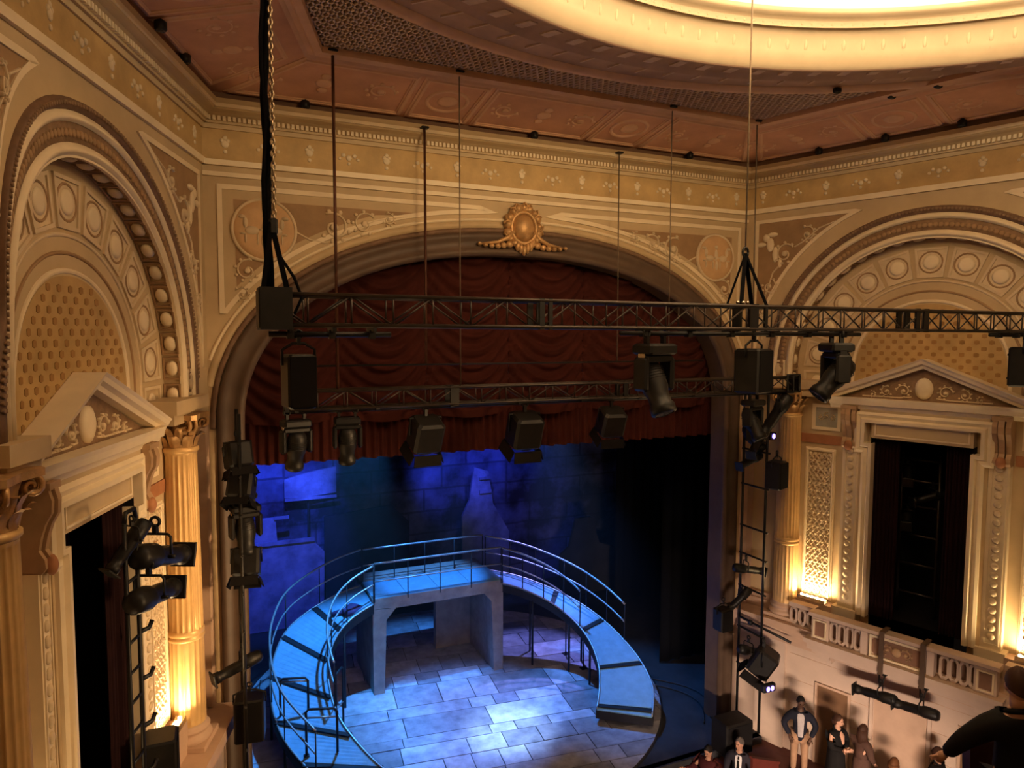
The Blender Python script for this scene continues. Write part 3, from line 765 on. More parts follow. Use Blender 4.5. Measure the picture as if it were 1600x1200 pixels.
column(FL, 1.29, 'fluted gilded column beside the small glowing lamp shelf, lit amber at its foot')
column(FLR, 6.48, 'fluted gilded column cut by the picture edge, its gilt capital nearest the camera')

# ================================================================ doorway surrounds with pediments
DD = 4.28
def doorway(F, label):
    fn = F.fn
    t, b = F.thing('pedimented_doorway', DD, -1.1, -.3, label, 'doorway')
    B = -.30
    fr = MB()
    sh = [(3.17, -1.1), (3.17, 2.90), (3.00, 2.90), (3.00, 3.36), (3.00, 3.62), (5.56, 3.62), (5.56, 2.90), (5.39, 2.90), (5.39, -1.1)]
    fr.sweep(sh[::-1], [(-.12, -.22), (-.12, -.03), (-.06, .0), (.01, -.03), (.05, .03), (.12, .03), (.12, B)], fn)
    fr.build('eared_frame', 'cream', t, b)
    pn = MB(); pn.prism([(3.26, 3.15), (5.30, 3.15), (5.30, 3.52), (3.26, 3.52)], B, -.05, fn)
    pn.build('lintel_panel', 'plaster', t, b)
    MB().sweep([(3.34, 3.22), (5.22, 3.22), (5.22, 3.48), (3.34, 3.48)], fillet(.03, .02, -.05), fn, closed=True).build('lintel_moulding', 'cream', t, b)
    wl = MB(); wl.prism([(2.98, -1.1), (3.1, -1.1), (3.1, 3.8), (2.98, 3.8)], B, -.08, fn); wl.prism([(5.46, -1.1), (5.58, -1.1), (5.58, 3.8), (5.46, 3.8)], B, -.08, fn); wl.prism([(2.98, 3.6), (5.58, 3.6), (5.58, 3.9), (2.98, 3.9)], B, -.04, fn)
    wl.build('surround_wall', 'plaster', t, b)
    # entablature on the brackets
    en = MB(); en.sweep([(2.30, 3.93), (6.26, 3.93)], [(-.13, B), (-.13, -.04), (-.05, -.01), (-.03, .04), (.06, .06), (.13, .09), (.13, B)], fn)
    en.build('base_cornice', 'cream', t, b)
    pd = MB(); ap = (DD, 4.90); tl, tr_ = (2.16, 4.05), (6.40, 4.05)
    prof = [(-.10, B), (-.10, -.02), (-.04, .0), (0, .06), (.06, .08), (.10, .11), (.10, B)]
    pd.sweep([tr_, ap, tl], [(-l, o) for l, o in prof[::-1]], fn)
    pd.build('raking_cornice', 'cream', t, b)
    MB().prism([(2.5, 4.03), (6.06, 4.03), (DD, 4.82)], B, -.17, fn).build('pediment_ground', 'brown', t, b)
    MB().disc(DD, 4.34, .24, -.17, -.13, fn, 16, dome=.05, ra=.75).build('oval_boss', 'cream', t, b)
    rl = MB()
    for sg in (-1, 1):
        f2 = lambda s, z, o, sg=sg: fn(DD + sg * s, z, o)
        scroll(rl, f2, .42, 4.27, .15, 0, 1, -.17); scroll(rl, f2, .78, 4.24, .13, 2, -1, -.17); scroll(rl, f2, 1.08, 4.16, .075, 1, 1, -.17)
        rl.sweep([(.25, 4.14), (.5, 4.11), (.9, 4.11), (1.3, 4.11)], half_round(.03, .02, -.17), f2)
    rl.build('scroll_relief', 'relief', t, b)
    # scrolled brackets
    for s in (2.76, 2 * DD - 2.76):
        k = MB(); prof = [(3.80, .04), (3.66, .08), (3.52, .07), (3.40, .0), (3.25, -.05), (3.10, -.08), (3.0, -.02), (2.90, -.01), (2.84, -.06), (2.86, -.12)]
        for ds, w, dd in ((-.12, .09, 0), (0, .11, .035), (.12, .09, 0)):
            for (z0, o0), (z1, o1) in zip(prof[:-1], prof[1:]):
                k.add([fn(s + ds - w / 2, z0, o0 + dd), fn(s + ds + w / 2, z0, o0 + dd), fn(s + ds + w / 2, z1, o1 + dd), fn(s + ds - w / 2, z1, o1 + dd)], [(0, 1, 2, 3)], True)
                for e in (-w / 2, w / 2): k.add([fn(s + ds + e, z0, o0 + dd), fn(s + ds + e, z1, o1 + dd), fn(s + ds + e, z1, B), fn(s + ds + e, z0, B)], [(0, 1, 2, 3)])
        k.prism([(s - .18, 3.78), (s + .18, 3.78), (s + .18, 3.86), (s - .18, 3.86)], B, .07, fn)
        ko = k.build('scroll_bracket', 'bracket', t, b)
        MB().disc(s, 2.92, .12, -.02, .02, fn, 10, dome=.05, ra=.8).build('bracket_drop', 'terra', ko, b)
    return t
doorway(FR, 'cream pedimented doorway over the balustraded balcony, dark opening hung with red drapes')
doorway(FL, 'cream pedimented doorway in the steeply seen wall, dark opening behind a lighting ladder')
# dark rooms behind the doorways, with drapes
for F, w, a, b_ in ((FL, wall_left, 'dark red drape in the doorway beside the lighting ladder, toward the stage', 'dark red drape in the doorway beside the lighting ladder, on its column side'),
                    (FR, wall_right, 'dark red drape of the balcony doorway, hanging on its stage side', 'dark red drape of the balcony doorway, hanging on its far side from the stage')):
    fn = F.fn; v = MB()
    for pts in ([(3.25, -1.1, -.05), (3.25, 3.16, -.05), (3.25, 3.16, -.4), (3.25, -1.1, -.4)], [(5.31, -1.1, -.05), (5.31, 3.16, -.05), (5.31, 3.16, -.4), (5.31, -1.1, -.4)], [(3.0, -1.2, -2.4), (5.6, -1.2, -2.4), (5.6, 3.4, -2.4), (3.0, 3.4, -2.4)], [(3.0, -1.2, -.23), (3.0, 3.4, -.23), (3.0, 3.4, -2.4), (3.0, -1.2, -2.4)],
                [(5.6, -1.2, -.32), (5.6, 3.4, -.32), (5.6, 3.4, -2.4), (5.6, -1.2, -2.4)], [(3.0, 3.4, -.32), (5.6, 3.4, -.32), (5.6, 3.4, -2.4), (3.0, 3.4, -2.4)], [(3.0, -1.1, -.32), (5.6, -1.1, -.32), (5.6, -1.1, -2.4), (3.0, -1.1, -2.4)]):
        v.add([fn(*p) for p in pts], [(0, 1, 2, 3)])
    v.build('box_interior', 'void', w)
    for (s0, s1), lab in (((3.27, 3.82), a), ((4.76, 5.29), b_)):
        t, bb = F.thing('door_drape', (s0 + s1) / 2, -1.1, -.24, lab, 'curtain', 'drapes in the box doorways')
        d = MB(); N = 40; vs = []
        for i in range(N + 1):
            s = s0 + (s1 - s0) * i / N; o = -.24 + .04 * math.sin(i * 1.25) + .02 * math.sin(i * .5)
            vs += [fn(s, -1.09, o), fn(s + .02 * math.sin(i), 1.2, o + .01), fn(s, 3.2, o)]
        d.add(vs, [(i * 3 + k, i * 3 + 3 + k, i * 3 + 4 + k, i * 3 + 1 + k) for i in range(N) for k in range(2)], True)
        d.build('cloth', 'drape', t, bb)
        h = MB(); h.tube([fn(s0, 3.13, -.24), fn(s1, 3.13, -.24)], .03, 6); h.build('hem_rod', 'black', t, bb)

# ================================================================ balcony front on the side wall
fn = FR.fn
bal, b = FR.thing('box_balcony', AC, -2.0, .0, 'balustraded balcony front projecting below the dark curtained doorway', 'balcony')
s0, s1, oo = 2.32, 6.08, .62
def pr(nm, a, z0, z1, o0, o1, m='stone'):
    return MB().prism([(a[0], z0), (a[1], z0), (a[1], z1), (a[0], z1)], o0, o1, fn).build(nm, m, bal, b)
sl = MB(); sl.prism([(s0 - .08, -2.0), (s1 + .08, -2.0), (s1 + .08, -1.84), (s0 - .08, -1.84)], -.3, oo + .06, fn); sl.prism([(s0 - .14, -1.84), (s1 + .14, -1.84), (s1 + .14, -1.74), (s0 - .14, -1.74)], -.3, oo + .13, fn)
sl.prism([(s0, -2.10), (s1, -2.10), (s1, -2.0), (s0, -2.0)], -.3, oo - .04, fn); sl.build('slab', 'stone', bal, b)
tp = MB(); tp.sweep([(s0 - .05, -1.14), (s1 + .05, -1.14)], [(-.06, oo - .2), (-.06, oo + .02), (-.02, oo + .08), (.05, oo + .08), (.06, oo + .04), (.06, oo - .2)], fn); tp.build('top_rail', 'stone', bal, b)
for k, s in enumerate((2.52, 5.88)):
    po = pr('end_post', (s - .2, s + .2), -1.74, -1.2, oo - .2, oo)
    MB().sweep([(s - .14, -1.67), (s + .14, -1.67), (s + .14, -1.27), (s - .14, -1.27)], fillet(.03, .03, oo), fn, closed=True).build('post_moulding', 'cream', po, b)
    MB().prism([(s - .11, -1.64), (s + .11, -1.64), (s + .11, -1.30), (s - .11, -1.30)], oo, oo + .008, fn).build('post_field', 'backing', po, b)
for s in (3.52, 4.88): pr('panel_post', (s - .07, s + .07), -1.74, -1.2, oo - .18, oo + .01)
cpn = pr('center_panel', (3.62, 4.78), -1.74, -1.2, oo - .15, oo - .05)
MB().sweep([(3.66, -1.70), (4.74, -1.70), (4.74, -1.24), (3.66, -1.24)], fillet(.05, .05, oo - .05), fn, closed=True).build('panel_moulding', 'cream', cpn, b)
MB().prism([(3.74, -1.66), (4.66, -1.66), (4.72, -1.6), (4.72, -1.34), (4.66, -1.28), (3.74, -1.28), (3.68, -1.34), (3.68, -1.6)], oo - .05, oo - .035, fn).build('panel_field', 'backing', cpn, b)
g = MB(); scroll(g, fn, 4.0, -1.47, .12, 0, 1, oo - .035); scroll(g, fn, 4.4, -1.47, .12, PI, -1, oo - .035); g.disc(4.2, -1.47, .10, oo - .035, oo, fn, 10, dome=.03); g.build('panel_relief', 'bracket', cpn, b)
def baluster(s, o, z0, z1, parent, b, fn=fn):
    # flat oval-pierced baluster: an upright loop of stone
    m = MB(); h = (z1 - z0); cx = s
    loop = [(cx - .075, z0 + .12), (cx - .075, z1 - .12), (cx - .04, z1 - .05), (cx + .04, z1 - .05), (cx + .075, z1 - .12), (cx + .075, z0 + .12), (cx + .04, z0 + .05), (cx - .04, z0 + .05)]
    m.sweep(loop, [(-.025, o - .06), (-.025, o), (.025, o), (.025, o - .06), (-.025, o - .06)], fn, closed=True)
    m.prism([(cx - .05, z0), (cx + .05, z0), (cx + .05, z0 + .06), (cx - .05, z0 + .06)], o - .06, o, fn); m.prism([(cx - .05, z1 - .06), (cx + .05, z1 - .06), (cx + .05, z1), (cx - .05, z1)], o - .06, o, fn)
    return m.build('baluster', 'stone', parent, b)
for s in (2.83, 3.01, 3.19, 3.37): baluster(s, oo - .04, -1.74, -1.2, bal, b); baluster(2 * AC - s, oo - .04, -1.74, -1.2, bal, b)
MB().prism([(2.72, -1.74), (3.46, -1.74), (3.46, -1.2), (2.72, -1.2)], oo - .30, oo - .22, fn).build('balustrade_backing', 'backing', bal, b)
MB().prism([(4.94, -1.74), (5.68, -1.74), (5.68, -1.2), (4.94, -1.2)], oo - .30, oo - .22, fn).build('balustrade_backing', 'backing', bal, b)
for s in (2.55, 5.85):
    k = MB(); k.prism([(s - .17, -2.22), (s + .17, -2.22), (s + .17, -2.10), (s - .17, -2.10)], .1, oo - .10, fn); k.prism([(s - .14, -2.36), (s + .14, -2.36), (s + .14, -2.22), (s - .14, -2.22)], .1, oo - .3, fn); k.build('corbel', 'stone', bal, b)
# lower balustrades between the balcony and the columns
for (a0, a1), lab in (((1.62, 2.26), 'short run of balusters below the glowing trellis panel, between the pipe-laddered column and balcony'), ((6.14, 6.78), 'short run of balusters at the picture edge, below the second washed panel')):
    t, bb = FR.thing('balustrade', (a0 + a1) / 2, -1.7, .3, lab, 'balustrade')
    MB().prism([(a0, -1.22), (a1, -1.22), (a1, -1.12), (a0, -1.12)], .1, .36, fn).build('top_rail', 'stone', t, bb)
    MB().prism([(a0, -1.72), (a1, -1.72), (a1, -1.66), (a0, -1.66)], .1, .36, fn).build('bottom_rail', 'stone', t, bb)
    MB().prism([(a0, -1.66), (a1, -1.66), (a1, -1.22), (a0, -1.22)], .08, .14, fn).build('balustrade_backing', 'backing', t, bb)
    for k in range(3): baluster(a0 + (a1 - a0) * (k + .5) / 3, .32, -1.66, -1.22, t, bb)

# ================================================================ wash lights at the foot of the trellis panels
def wash(F, s, lab, watts):
    fn = F.fn
    t, b = F.thing('wash_light', s, -1.10, -.02, lab, 'lamp', 'floodlights washing the trellis panels')
    h = MB(); h.sweep([(s - .34, -1.05), (s + .34, -1.05)], [(-.05, -.14), (-.05, .02), (.05, .02), (.05, .0), (-.03, .0), (-.03, -.12), (.05, -.12), (.05, -.14)], fn)
    h.build('housing', 'steel', t, b)
    for k in range(5):
        l = MB(); x = s - .26 + .13 * k; l.tube([fn(x, -1.07, -.06), fn(x, -1.02, -.06)], [.03, .036], 8); l.ball(fn(x, -1.0, -.06), .036, 8, 5); l.build('bulb', 'lamp', t, b)
    for k in range(2):
        p = F.world(s - .18 + .36 * k, -.98, -.04); q = F.world(s - .12 + .24 * k, 1.2, -.28)
        area('wash_lamp', p, q, .30, .10, watts, (1.0, 0.68, 0.34))
    return t
wash(FR, 2.00, 'glowing floodlight at the foot of the trellis panel beside the pipe-laddered column', 34)
wash(FR, 8.56 - 2.00, 'glowing floodlight at the picture edge beyond the dark doorway', 34)
wash(FL, 2.00, 'glowing floodlight in the lamp shelf behind the amber-lit fluted column', 24)
wash(FL, 8.56 - 2.00, 'floodlight hidden by the column cut by the picture edge', 9)

# ================================================================ the red house curtain
cur = empty('house_curtain', (0, .62, 2.80)); tag(cur, 'deep red swagged house curtain filling the top of the stage arch', 'curtain')
NC = 6; cw = 12.0 / NC
for c in range(NC):
    x0 = -6 + c * cw; m = MB(); nu, nv = 28, 90; vs = []
    for j in range(nv + 1):
        z = 3.72 + (7.5 - 3.72) * j / nv
        for i in range(nu + 1):
            u = i / nu; sag = .75 * (1 - (2 * u - 1) ** 2)
            ph = (z + sag) / .34; dp = .07 * (1 - .5 * abs(2 * u - 1)) * math.sin(2 * PI * ph) + .02 * math.sin(2 * PI * ph * 2.3 + 3 * u)
            vs.append((x0 + cw * u, .68 - dp - .22 * math.sin(PI * u), z - .10 * math.sin(PI * u) * (j == 0)))
    m.add(vs, [(j * (nu + 1) + i, j * (nu + 1) + i + 1, (j + 1) * (nu + 1) + i + 1, (j + 1) * (nu + 1) + i) for j in range(nv) for i in range(nu)], True)
    m.build('swag', 'velvet', cur, (0, .62, 2.80))
m = MB(); N = 420; vs = []
for i in range(N + 1):
    x = -6.05 + 12.1 * i / N; o = .64 + .045 * math.sin(i * 1.0) + .02 * math.sin(i * .37)
    vs += [(x, o, 2.82 + .015 * math.sin(i * .5)), (x, o, 3.3), (x, o + .02, 3.80)]
m.add(vs, [(i * 3 + k, i * 3 + 3 + k, i * 3 + 4 + k, i * 3 + 1 + k) for i in range(N) for k in range(2)], True)
m.build('pleated_skirt', 'velvet', cur, (0, .62, 2.80))

# black masking at the sides of the stage
def leg(x0, x1, y, lab, z1=3.2, m='blackcloth'):
    t = empty('masking_leg', ((x0 + x1) / 2, y, -4.93)); tag(t, lab, 'curtain', 'black masking legs')
    d = MB(); N = int((x1 - x0) / .06); vs = []
    for i in range(N + 1):
        x = x0 + (x1 - x0) * i / N; o = y + .05 * math.sin(i * .9)
        vs += [(x, o, -4.92), (x, o, z1)]
    d.add(vs, [(i * 2, i * 2 + 2, i * 2 + 3, i * 2 + 1) for i in range(N)], True); d.build('cloth', m, t, t.location)
    MB().tube([(x0, y, z1), (x1, y, z1)], .03, 6).build('batten', 'black', t, t.location)
leg(-6.6, -5.78, 1.6, 'black masking cloth just inside the stage arch by the lantern-hung ladder')
leg(6.5, 9.6, 3.4, 'black masking cloth downstage, beside the bare pipe ladder')
leg(8.0, 14.5, 8.4, 'tall black masking cloth deep upstage beyond the ramp end')

# painted drop and ruin flats upstage
def drop_mat():
    m = bpy.data.materials.new('painted_drop'); m.use_nodes = True; nt = m.node_tree; n = nt.nodes; b = n['Principled BSDF']; b.inputs['Roughness'].default_value = .9
    tc = n.new('ShaderNodeTexCoord'); mp = n.new('ShaderNodeMapping'); mp.inputs['Rotation'].default_value = (R(90), 0, 0)
    br = n.new('ShaderNodeTexBrick'); br.inputs['Scale'].default_value = .33; br.inputs['Color1'].default_value = (.40, .42, .52, 1); br.inputs['Color2'].default_value = (.22, .23, .30, 1); br.inputs['Mortar'].default_value = (.12, .12, .16, 1)
    br.inputs['Mortar Size'].default_value = .012; br.inputs['Bias'].default_value = -.25; br.offset = .37; br.squash = 1.6; br.squash_frequency = 3
    nz = n.new('ShaderNodeTexNoise'); nz.inputs['Scale'].default_value = .5; nz.inputs['Detail'].default_value = 8; nz.inputs['Roughness'].default_value = .62
    rp = n.new('ShaderNodeValToRGB'); rp.color_ramp.elements[0].position = .42; rp.color_ramp.elements[0].color = (.03, .03, .04, 1); rp.color_ramp.elements[1].position = .66; rp.color_ramp.elements[1].color = (.34, .38, .60, 1)
    mx = n.new('ShaderNodeMix'); mx.data_type = 'RGBA'; mx.blend_type = 'MULTIPLY'; mx.inputs['Factor'].default_value = .9
    nt.links.new(tc.outputs['Object'], mp.inputs['Vector']); nt.links.new(mp.outputs[0], br.inputs['Vector']); nt.links.new(tc.outputs['Object'], nz.inputs['Vector'])
    nt.links.new(nz.outputs['Fac'], rp.inputs['Fac']); nt.links.new(rp.outputs['Color'], mx.inputs[6]); nt.links.new(br.outputs['Color'], mx.inputs[7])
    nt.links.new(mx.outputs[2], b.inputs['Base Color'])
    return m
M['drop'] = drop_mat()
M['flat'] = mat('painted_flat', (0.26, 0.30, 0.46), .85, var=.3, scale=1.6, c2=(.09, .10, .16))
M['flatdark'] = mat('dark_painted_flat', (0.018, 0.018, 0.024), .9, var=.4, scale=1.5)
dr = empty('painted_drop', (3, 11.6, -4.9)); tag(dr, 'blue lit painted backdrop of ruined masonry behind the curved ramp', 'backdrop')
d = MB(); N = 60; vs = []
for i in range(N + 1):
    x = -7.5 + 23 * i / N; y = 11.6 + .04 * math.sin(i * 1.7); vs += [(x, y, -4.9), (x, y, 4.4)]
d.add(vs, [(i * 2, i * 2 + 2, i * 2 + 3, i * 2 + 1) for i in range(N)], True); d.build('canvas', 'drop', dr, (3, 11.6, -4.9))
MB().tube([(-7.5, 11.6, 4.4), (15.5, 11.6, 4.4)], .04, 6).build('batten', 'black', dr, (3, 11.6, -4.9))
def flat_unit(pts, y, m, lab, trims=()):
    cx = sum(p[0] for p in pts) / len(pts); z0 = min(p[1] for p in pts)
    t = empty('scenery_flat', (cx, y, z0)); tag(t, lab, 'scenery', 'painted ruin flats')
    MB().prism(pts, -.06, .06, lambda a, b_, o: (a, y - o, b_)).build('panel', m, t, t.location)
    for a0, a1, b0, b1 in trims: MB().prism([(a0, b0), (a1, b0), (a1, b1), (a0, b1)], .06, .14, lambda a, b_, o: (a, y - o, b_)).build('ledge', 'flat', t, t.location)
    bk = MB(); bk.bar((cx, y + .06, z0 + .02), (cx, y + .35, -4.9), .05); bk.bar((cx, y + .06, z0 + .1), (cx, y + .06, -4.9), .05); bk.build('brace', 'fascia', t, t.location)
flat_unit([(-6.6, -4.9), (-2.75, -4.9), (-2.7, -2.3), (-3.0, -1.95), (-3.1, -1.75), (-4.3, -1.75), (-4.35, -.9), (-5.0, -.9), (-5.2, -1.7), (-6.6, -1.7)], 10.9, 'flat', 'pale ruined pier flat behind the ramp bend, bright blue at its top', ((-6.5, -3.05, -1.85, -1.72), (-4.4, -3.9, -.95, -.85)))
flat_unit([(-4.0, .35), (-3.2, .55), (-2.2, .7), (-2.2, -.25), (-3.5, -.35), (-4.0, -.3)], 11.2, 'flat', 'small bright blue painted block hung under the curtain edge', ((-4.0, -2.2, -.42, -.32),))
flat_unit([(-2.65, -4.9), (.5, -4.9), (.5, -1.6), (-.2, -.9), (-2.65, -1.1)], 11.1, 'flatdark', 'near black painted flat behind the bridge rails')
flat_unit([(2.6, -4.9), (4.6, -4.9), (4.6, -2.4), (3.9, -1.2), (3.7, .1), (3.1, .3), (2.9, -1.0), (2.6, -1.6)], 11.0, 'flat', 'jagged painted tower flat behind the descending curved rails', ((3.3, 3.75, -.2, -.1), (3.3, 3.8, -.75, -.62)))
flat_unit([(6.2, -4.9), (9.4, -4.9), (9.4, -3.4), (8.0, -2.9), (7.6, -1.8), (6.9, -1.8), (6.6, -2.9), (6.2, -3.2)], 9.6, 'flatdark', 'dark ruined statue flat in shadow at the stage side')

# ================================================================ stage set: boards, portal, bridge, two ramps
ZS = -4.9
def clip(poly, cx, cy, r, n=64):
    for k in range(n):
        a0, a1 = 2 * PI * k / n, 2 * PI * (k + 1) / n
        p0 = (cx + r * math.cos(a0), cy + r * math.sin(a0)); p1 = (cx + r * math.cos(a1), cy + r * math.sin(a1))
        def sd(p): return (p1[0] - p0[0]) * (p[1] - p0[1]) - (p1[1] - p0[1]) * (p[0] - p0[0])
        out = []
        for i in range(len(poly)):
            a, b_ = poly[i], poly[(i + 1) % len(poly)]; da, db = sd(a), sd(b_)
            if da >= 0: out.append(a)
            if (da >= 0) != (db >= 0): t = da / (da - db); out.append((a[0] + (b_[0] - a[0]) * t, a[1] + (b_[1] - a[1]) * t))
        poly = out
        if len(poly) < 3: return []
    return poly
DX, DY, DR = 0.0, 4.5, 5.95
disc = empty('stage_disc', (DX, DY, ZS)); tag(disc, 'round stage floor of worn mismatched boards lit blue white', 'stage floor')
MB().lathe([(0, ZS - .06), (DR + .05, ZS - .06), (DR + .05, ZS - .005), (0, ZS - .005)], 96, Matrix.Translation((DX, DY, 0))).build('disc_base', 'fascia', disc, (DX, DY, ZS))
rnd = random.Random(11); ang = R(-7); ca, sa = math.cos(ang), math.sin(ang)
v = -6.2
while v < 6.2:
    h = rnd.choice((.42, .55, .7, .95, 1.15)); u = -6.3 - rnd.random()
    while u < 6.2:
        w = rnd.choice((.7, .95, 1.3, 1.7, 2.3)); g = .012
        q = [(u + g, v + g), (u + w - g, v + g), (u + w - g, v + h - g), (u + g, v + h - g)]
        q = [(DX + a * ca - b_ * sa, DY + a * sa + b_ * ca) for a, b_ in q]
        q = clip(q, DX, DY, DR)
        if len(q) >= 3:
            z = ZS + .006 + .010 * rnd.random()
            MB().prism(q, ZS - .004, z, lambda a, b_, o: (a, b_, o)).build('board', 'plank', disc, (DX, DY, ZS))
        u += w
    v += h

pt = empty('concrete_portal', (-.27, 5.0, ZS)); tag(pt, 'grey concrete post and beam portal standing under the bridge', 'portal')
po = (-.27, 5.0, ZS); zt = -2.06
PF = lambda a, b_, o: (a, 5.0 - o, b_)
MB().prism([(-2.30, zt - .0), (-2.30, zt - .30), (-1.92, zt - .30), (-1.75, zt - .34), (1.2, zt - .34), (1.38, zt - .34), (1.76, zt - .34), (1.76, zt)], -.42, 0, PF).build('beam', 'concrete', pt, po)
MB().prism([(-2.30, zt - .30), (-2.28, ZS), (-1.97, ZS), (-1.90, zt - .66), (-1.62, zt - .345), (-1.75, zt - .34)], -.42, 0.001, PF).build('front_leg', 'concrete', pt, po)
MB().prism([(1.76, zt - .34), (1.76, ZS), (1.46, ZS), (1.38, zt - .62), (1.14, zt - .345)], -.42, 0.001, PF).build('front_leg', 'concrete', pt, po)
MB().box(-2.29, -2.02, 5.42, 7.4, ZS, zt - .02).build('side_wall', 'concrete', pt, po)
MB().box(1.47, 1.75, 5.42, 7.4, ZS, zt - .02).build('side_wall', 'concrete', pt, po)
MB().box(.28, 1.47, 7.15, 7.4, ZS, zt - .02).build('rear_wall', 'concrete', pt, po)
MB().box(-2.29, 1.75, 5.42, 7.4, zt - .18, zt - .03).build('roof_slab', 'concrete', pt, po)

def cat(pts, n):
    P = [Vector(p) for p in pts]; L = [0]
    for a, b_ in zip(P[:-1], P[1:]): L.append(L[-1] + (b_ - a).length)
    out = []
    for k in range(n + 1):
        d = L[-1] * k / n; i = 0
        while i < len(P) - 2 and L[i + 1] < d: i += 1
        t = (d - L[i]) / (L[i + 1] - L[i]); p0 = P[max(i - 1, 0)]; p1, p2 = P[i], P[i + 1]; p3 = P[min(i + 2, len(P) - 1)]
        out.append(.5 * ((2 * p1) + (p2 - p0) * t + (2 * p0 - 5 * p1 + 4 * p2 - p3) * t * t + (3 * p1 - p0 - 3 * p2 + p3) * t ** 3))
    return out
RI = [(1.74, 5.01, -2.18), (2.42, 4.97, -2.45), (3.17, 4.60, -2.84), (3.61, 3.9, -3.21), (3.73, 3.12, -3.55), (3.6, 2.38, -3.89), (3.29, 1.76, -4.19), (2.85, 1.18, -4.5)]
RO = [(1.74, 6.42, -2.18), (2.71, 6.00, -2.40), (3.54, 5.35, -2.69), (4.14, 4.64, -2.97), (4.55, 3.79, -3.28), (4.74, 2.9, -3.58), (4.77, 2.02, -3.86), (4.62, 1.23, -4.13), (4.37, 0.75, -4.3), (3.98, 0.27, -4.5)]
LI = [(-2.28, 4.95, -2.18), (-2.95, 4.82, -2.46), (-3.48, 4.33, -2.74), (-3.8, 3.59, -3.07), (-3.87, 2.83, -3.37), (-3.82, 2.17, -3.62), (-3.65, 1.61, -3.84), (-3.29, 0.9, -4.14), (-2.9, 0.3, -4.38)]
LO = [(-2.28, 6.60, -2.18), (-3.05, 6.70, -2.42), (-3.9, 6.45, -2.7), (-4.62, 5.83, -2.97), (-5.07, 4.71, -3.32), (-5.2, 3.6, -3.63), (-5.16, 2.76, -3.86), (-4.98, 2.04, -4.07), (-4.5, 1.0, -4.38)]
def lerp(a, b_, t): return a + (b_ - a) * t
def railing(parent, org, line, h, nm='handrail', posts=6, mid=True, r=.030, s=0.0, e=1.0):
    n = len(line) - 1; i0, i1 = int(n * s), int(n * e); L = line[i0:i1 + 1]
    MB().tube([p + Vector((0, 0, h)) for p in L], r, 8).build(nm, 'rail', parent, org)
    if mid: MB().tube([p + Vector((0, 0, h * .52)) for p in L], r * .8, 6).build('mid_rail', 'rail', parent, org)
    for k in range(posts):
        p = L[round((len(L) - 1) * k / (posts - 1))]
        MB().tube([p + Vector((0, 0, -.05)), p + Vector((0, 0, h))], .017, 6).build('rail_post', 'fascia', parent, org)
def ramp(name, I, O, lab, nsec, gaps, rails):
    n = 48; Ii, Oo = cat(I, n), cat(O, n)
    org = tuple(lerp(Ii[n // 2], Oo[n // 2], .5)); org = (org[0], org[1], ZS)
    t = empty(name, org); tag(t, lab, 'ramp')
    und = MB(); vs = []
    for a, b_ in zip(Ii, Oo):
        d = (b_ - a).normalized() * .03
        for p in (a - d, b_ + d):
            vs += [p + Vector((0, 0, -.035)), p + Vector((0, 0, -.26))]
    fs = []
    for i in range(n):
        q, w = i * 4, (i + 1) * 4
        fs += [(q, w, w + 2, q + 2), (q + 1, q + 3, w + 3, w + 1), (q, q + 1, w + 1, w), (q + 2, w + 2, w + 3, q + 3)]
    und.add(vs, fs + [(0, 2, 3, 1), (n * 4, n * 4 + 1, n * 4 + 3, n * 4 + 2)]); und.build('ramp_frame', 'fascia', t, org)
    cuts = [0] + gaps + [1.0]
    for k in range(len(cuts) - 1):
        a, b_ = cuts[k], cuts[k + 1]; i0, i1 = a * n + (.55 if k else 0), b_ * n - (.55 if k < len(cuts) - 2 else 0)
        m = MB(); vs = []; steps = 8
        for j in range(steps + 1):
            x = i0 + (i1 - i0) * j / steps; q = min(int(x), n - 1); f = x - q
            p, r_ = lerp(Ii[q], Ii[q + 1], f), lerp(Oo[q], Oo[q + 1], f)
            vs += [p, r_, r_ + Vector((0, 0, -.04)), p + Vector((0, 0, -.04))]
        fs = [(j * 4 + c, j * 4 + (c + 1) % 4, j * 4 + 4 + (c + 1) % 4, j * 4 + 4 + c) for j in range(steps) for c in range(4)] + [(0, 1, 2, 3), (steps * 4 + 3, steps * 4 + 2, steps * 4 + 1, steps * 4)]
        m.add(vs, fs); m.build('deck_panel', 'deck', t, org)
        if 0 < k:
            q = min(int(a * n), n - 1); f = a * n - q; p, r_ = lerp(Ii[q], Ii[q + 1], f), lerp(Oo[q], Oo[q + 1], f)
            MB().bar(p + Vector((0, 0, .0)), r_ + Vector((0, 0, .0)), .17, .03).build('cross_cleat', 'fascia', t, org)
    # steel edge strips and legs down to the floor
    for L in (Ii, Oo): MB().tube([p + Vector((0, 0, .01)) for p in L], .028, 6).build('edge_strip', 'rail', t, org)
    for k in rails['legs']:
        for L in (Ii, Oo):
            p = L[int(n * k)]; MB().tube([p + Vector((0, 0, -.2)), (p.x, p.y, ZS + .01)], .035, 6).build('ramp_leg', 'fascia', t, org)
    return t, org, Ii, Oo
rl, ro, a_, b_ = ramp('curved_ramp', LI, LO, 'curved blue decked ramp sweeping down from the bridge toward the lantern-hung ladder', 7, [.19, .36, .55, .75, .93], {'legs': (.18, .4, .62, .85)})
railing(rl, ro, b_, 1.12, posts=7); railing(rl, ro, a_, 1.12, posts=5, e=.62)
rr_, rro, a2_, b2_ = ramp('curved_ramp', RI, RO, 'curved blue decked ramp ending low on the boards near the bare pipe ladder', 6, [.30, .52, .76, .97], {'legs': (.2, .42, .62)})
railing(rr_, rro, b2_, 1.12, posts=7, e=.66); railing(rr_, rro, a2_, 1.12, posts=5, e=.52)
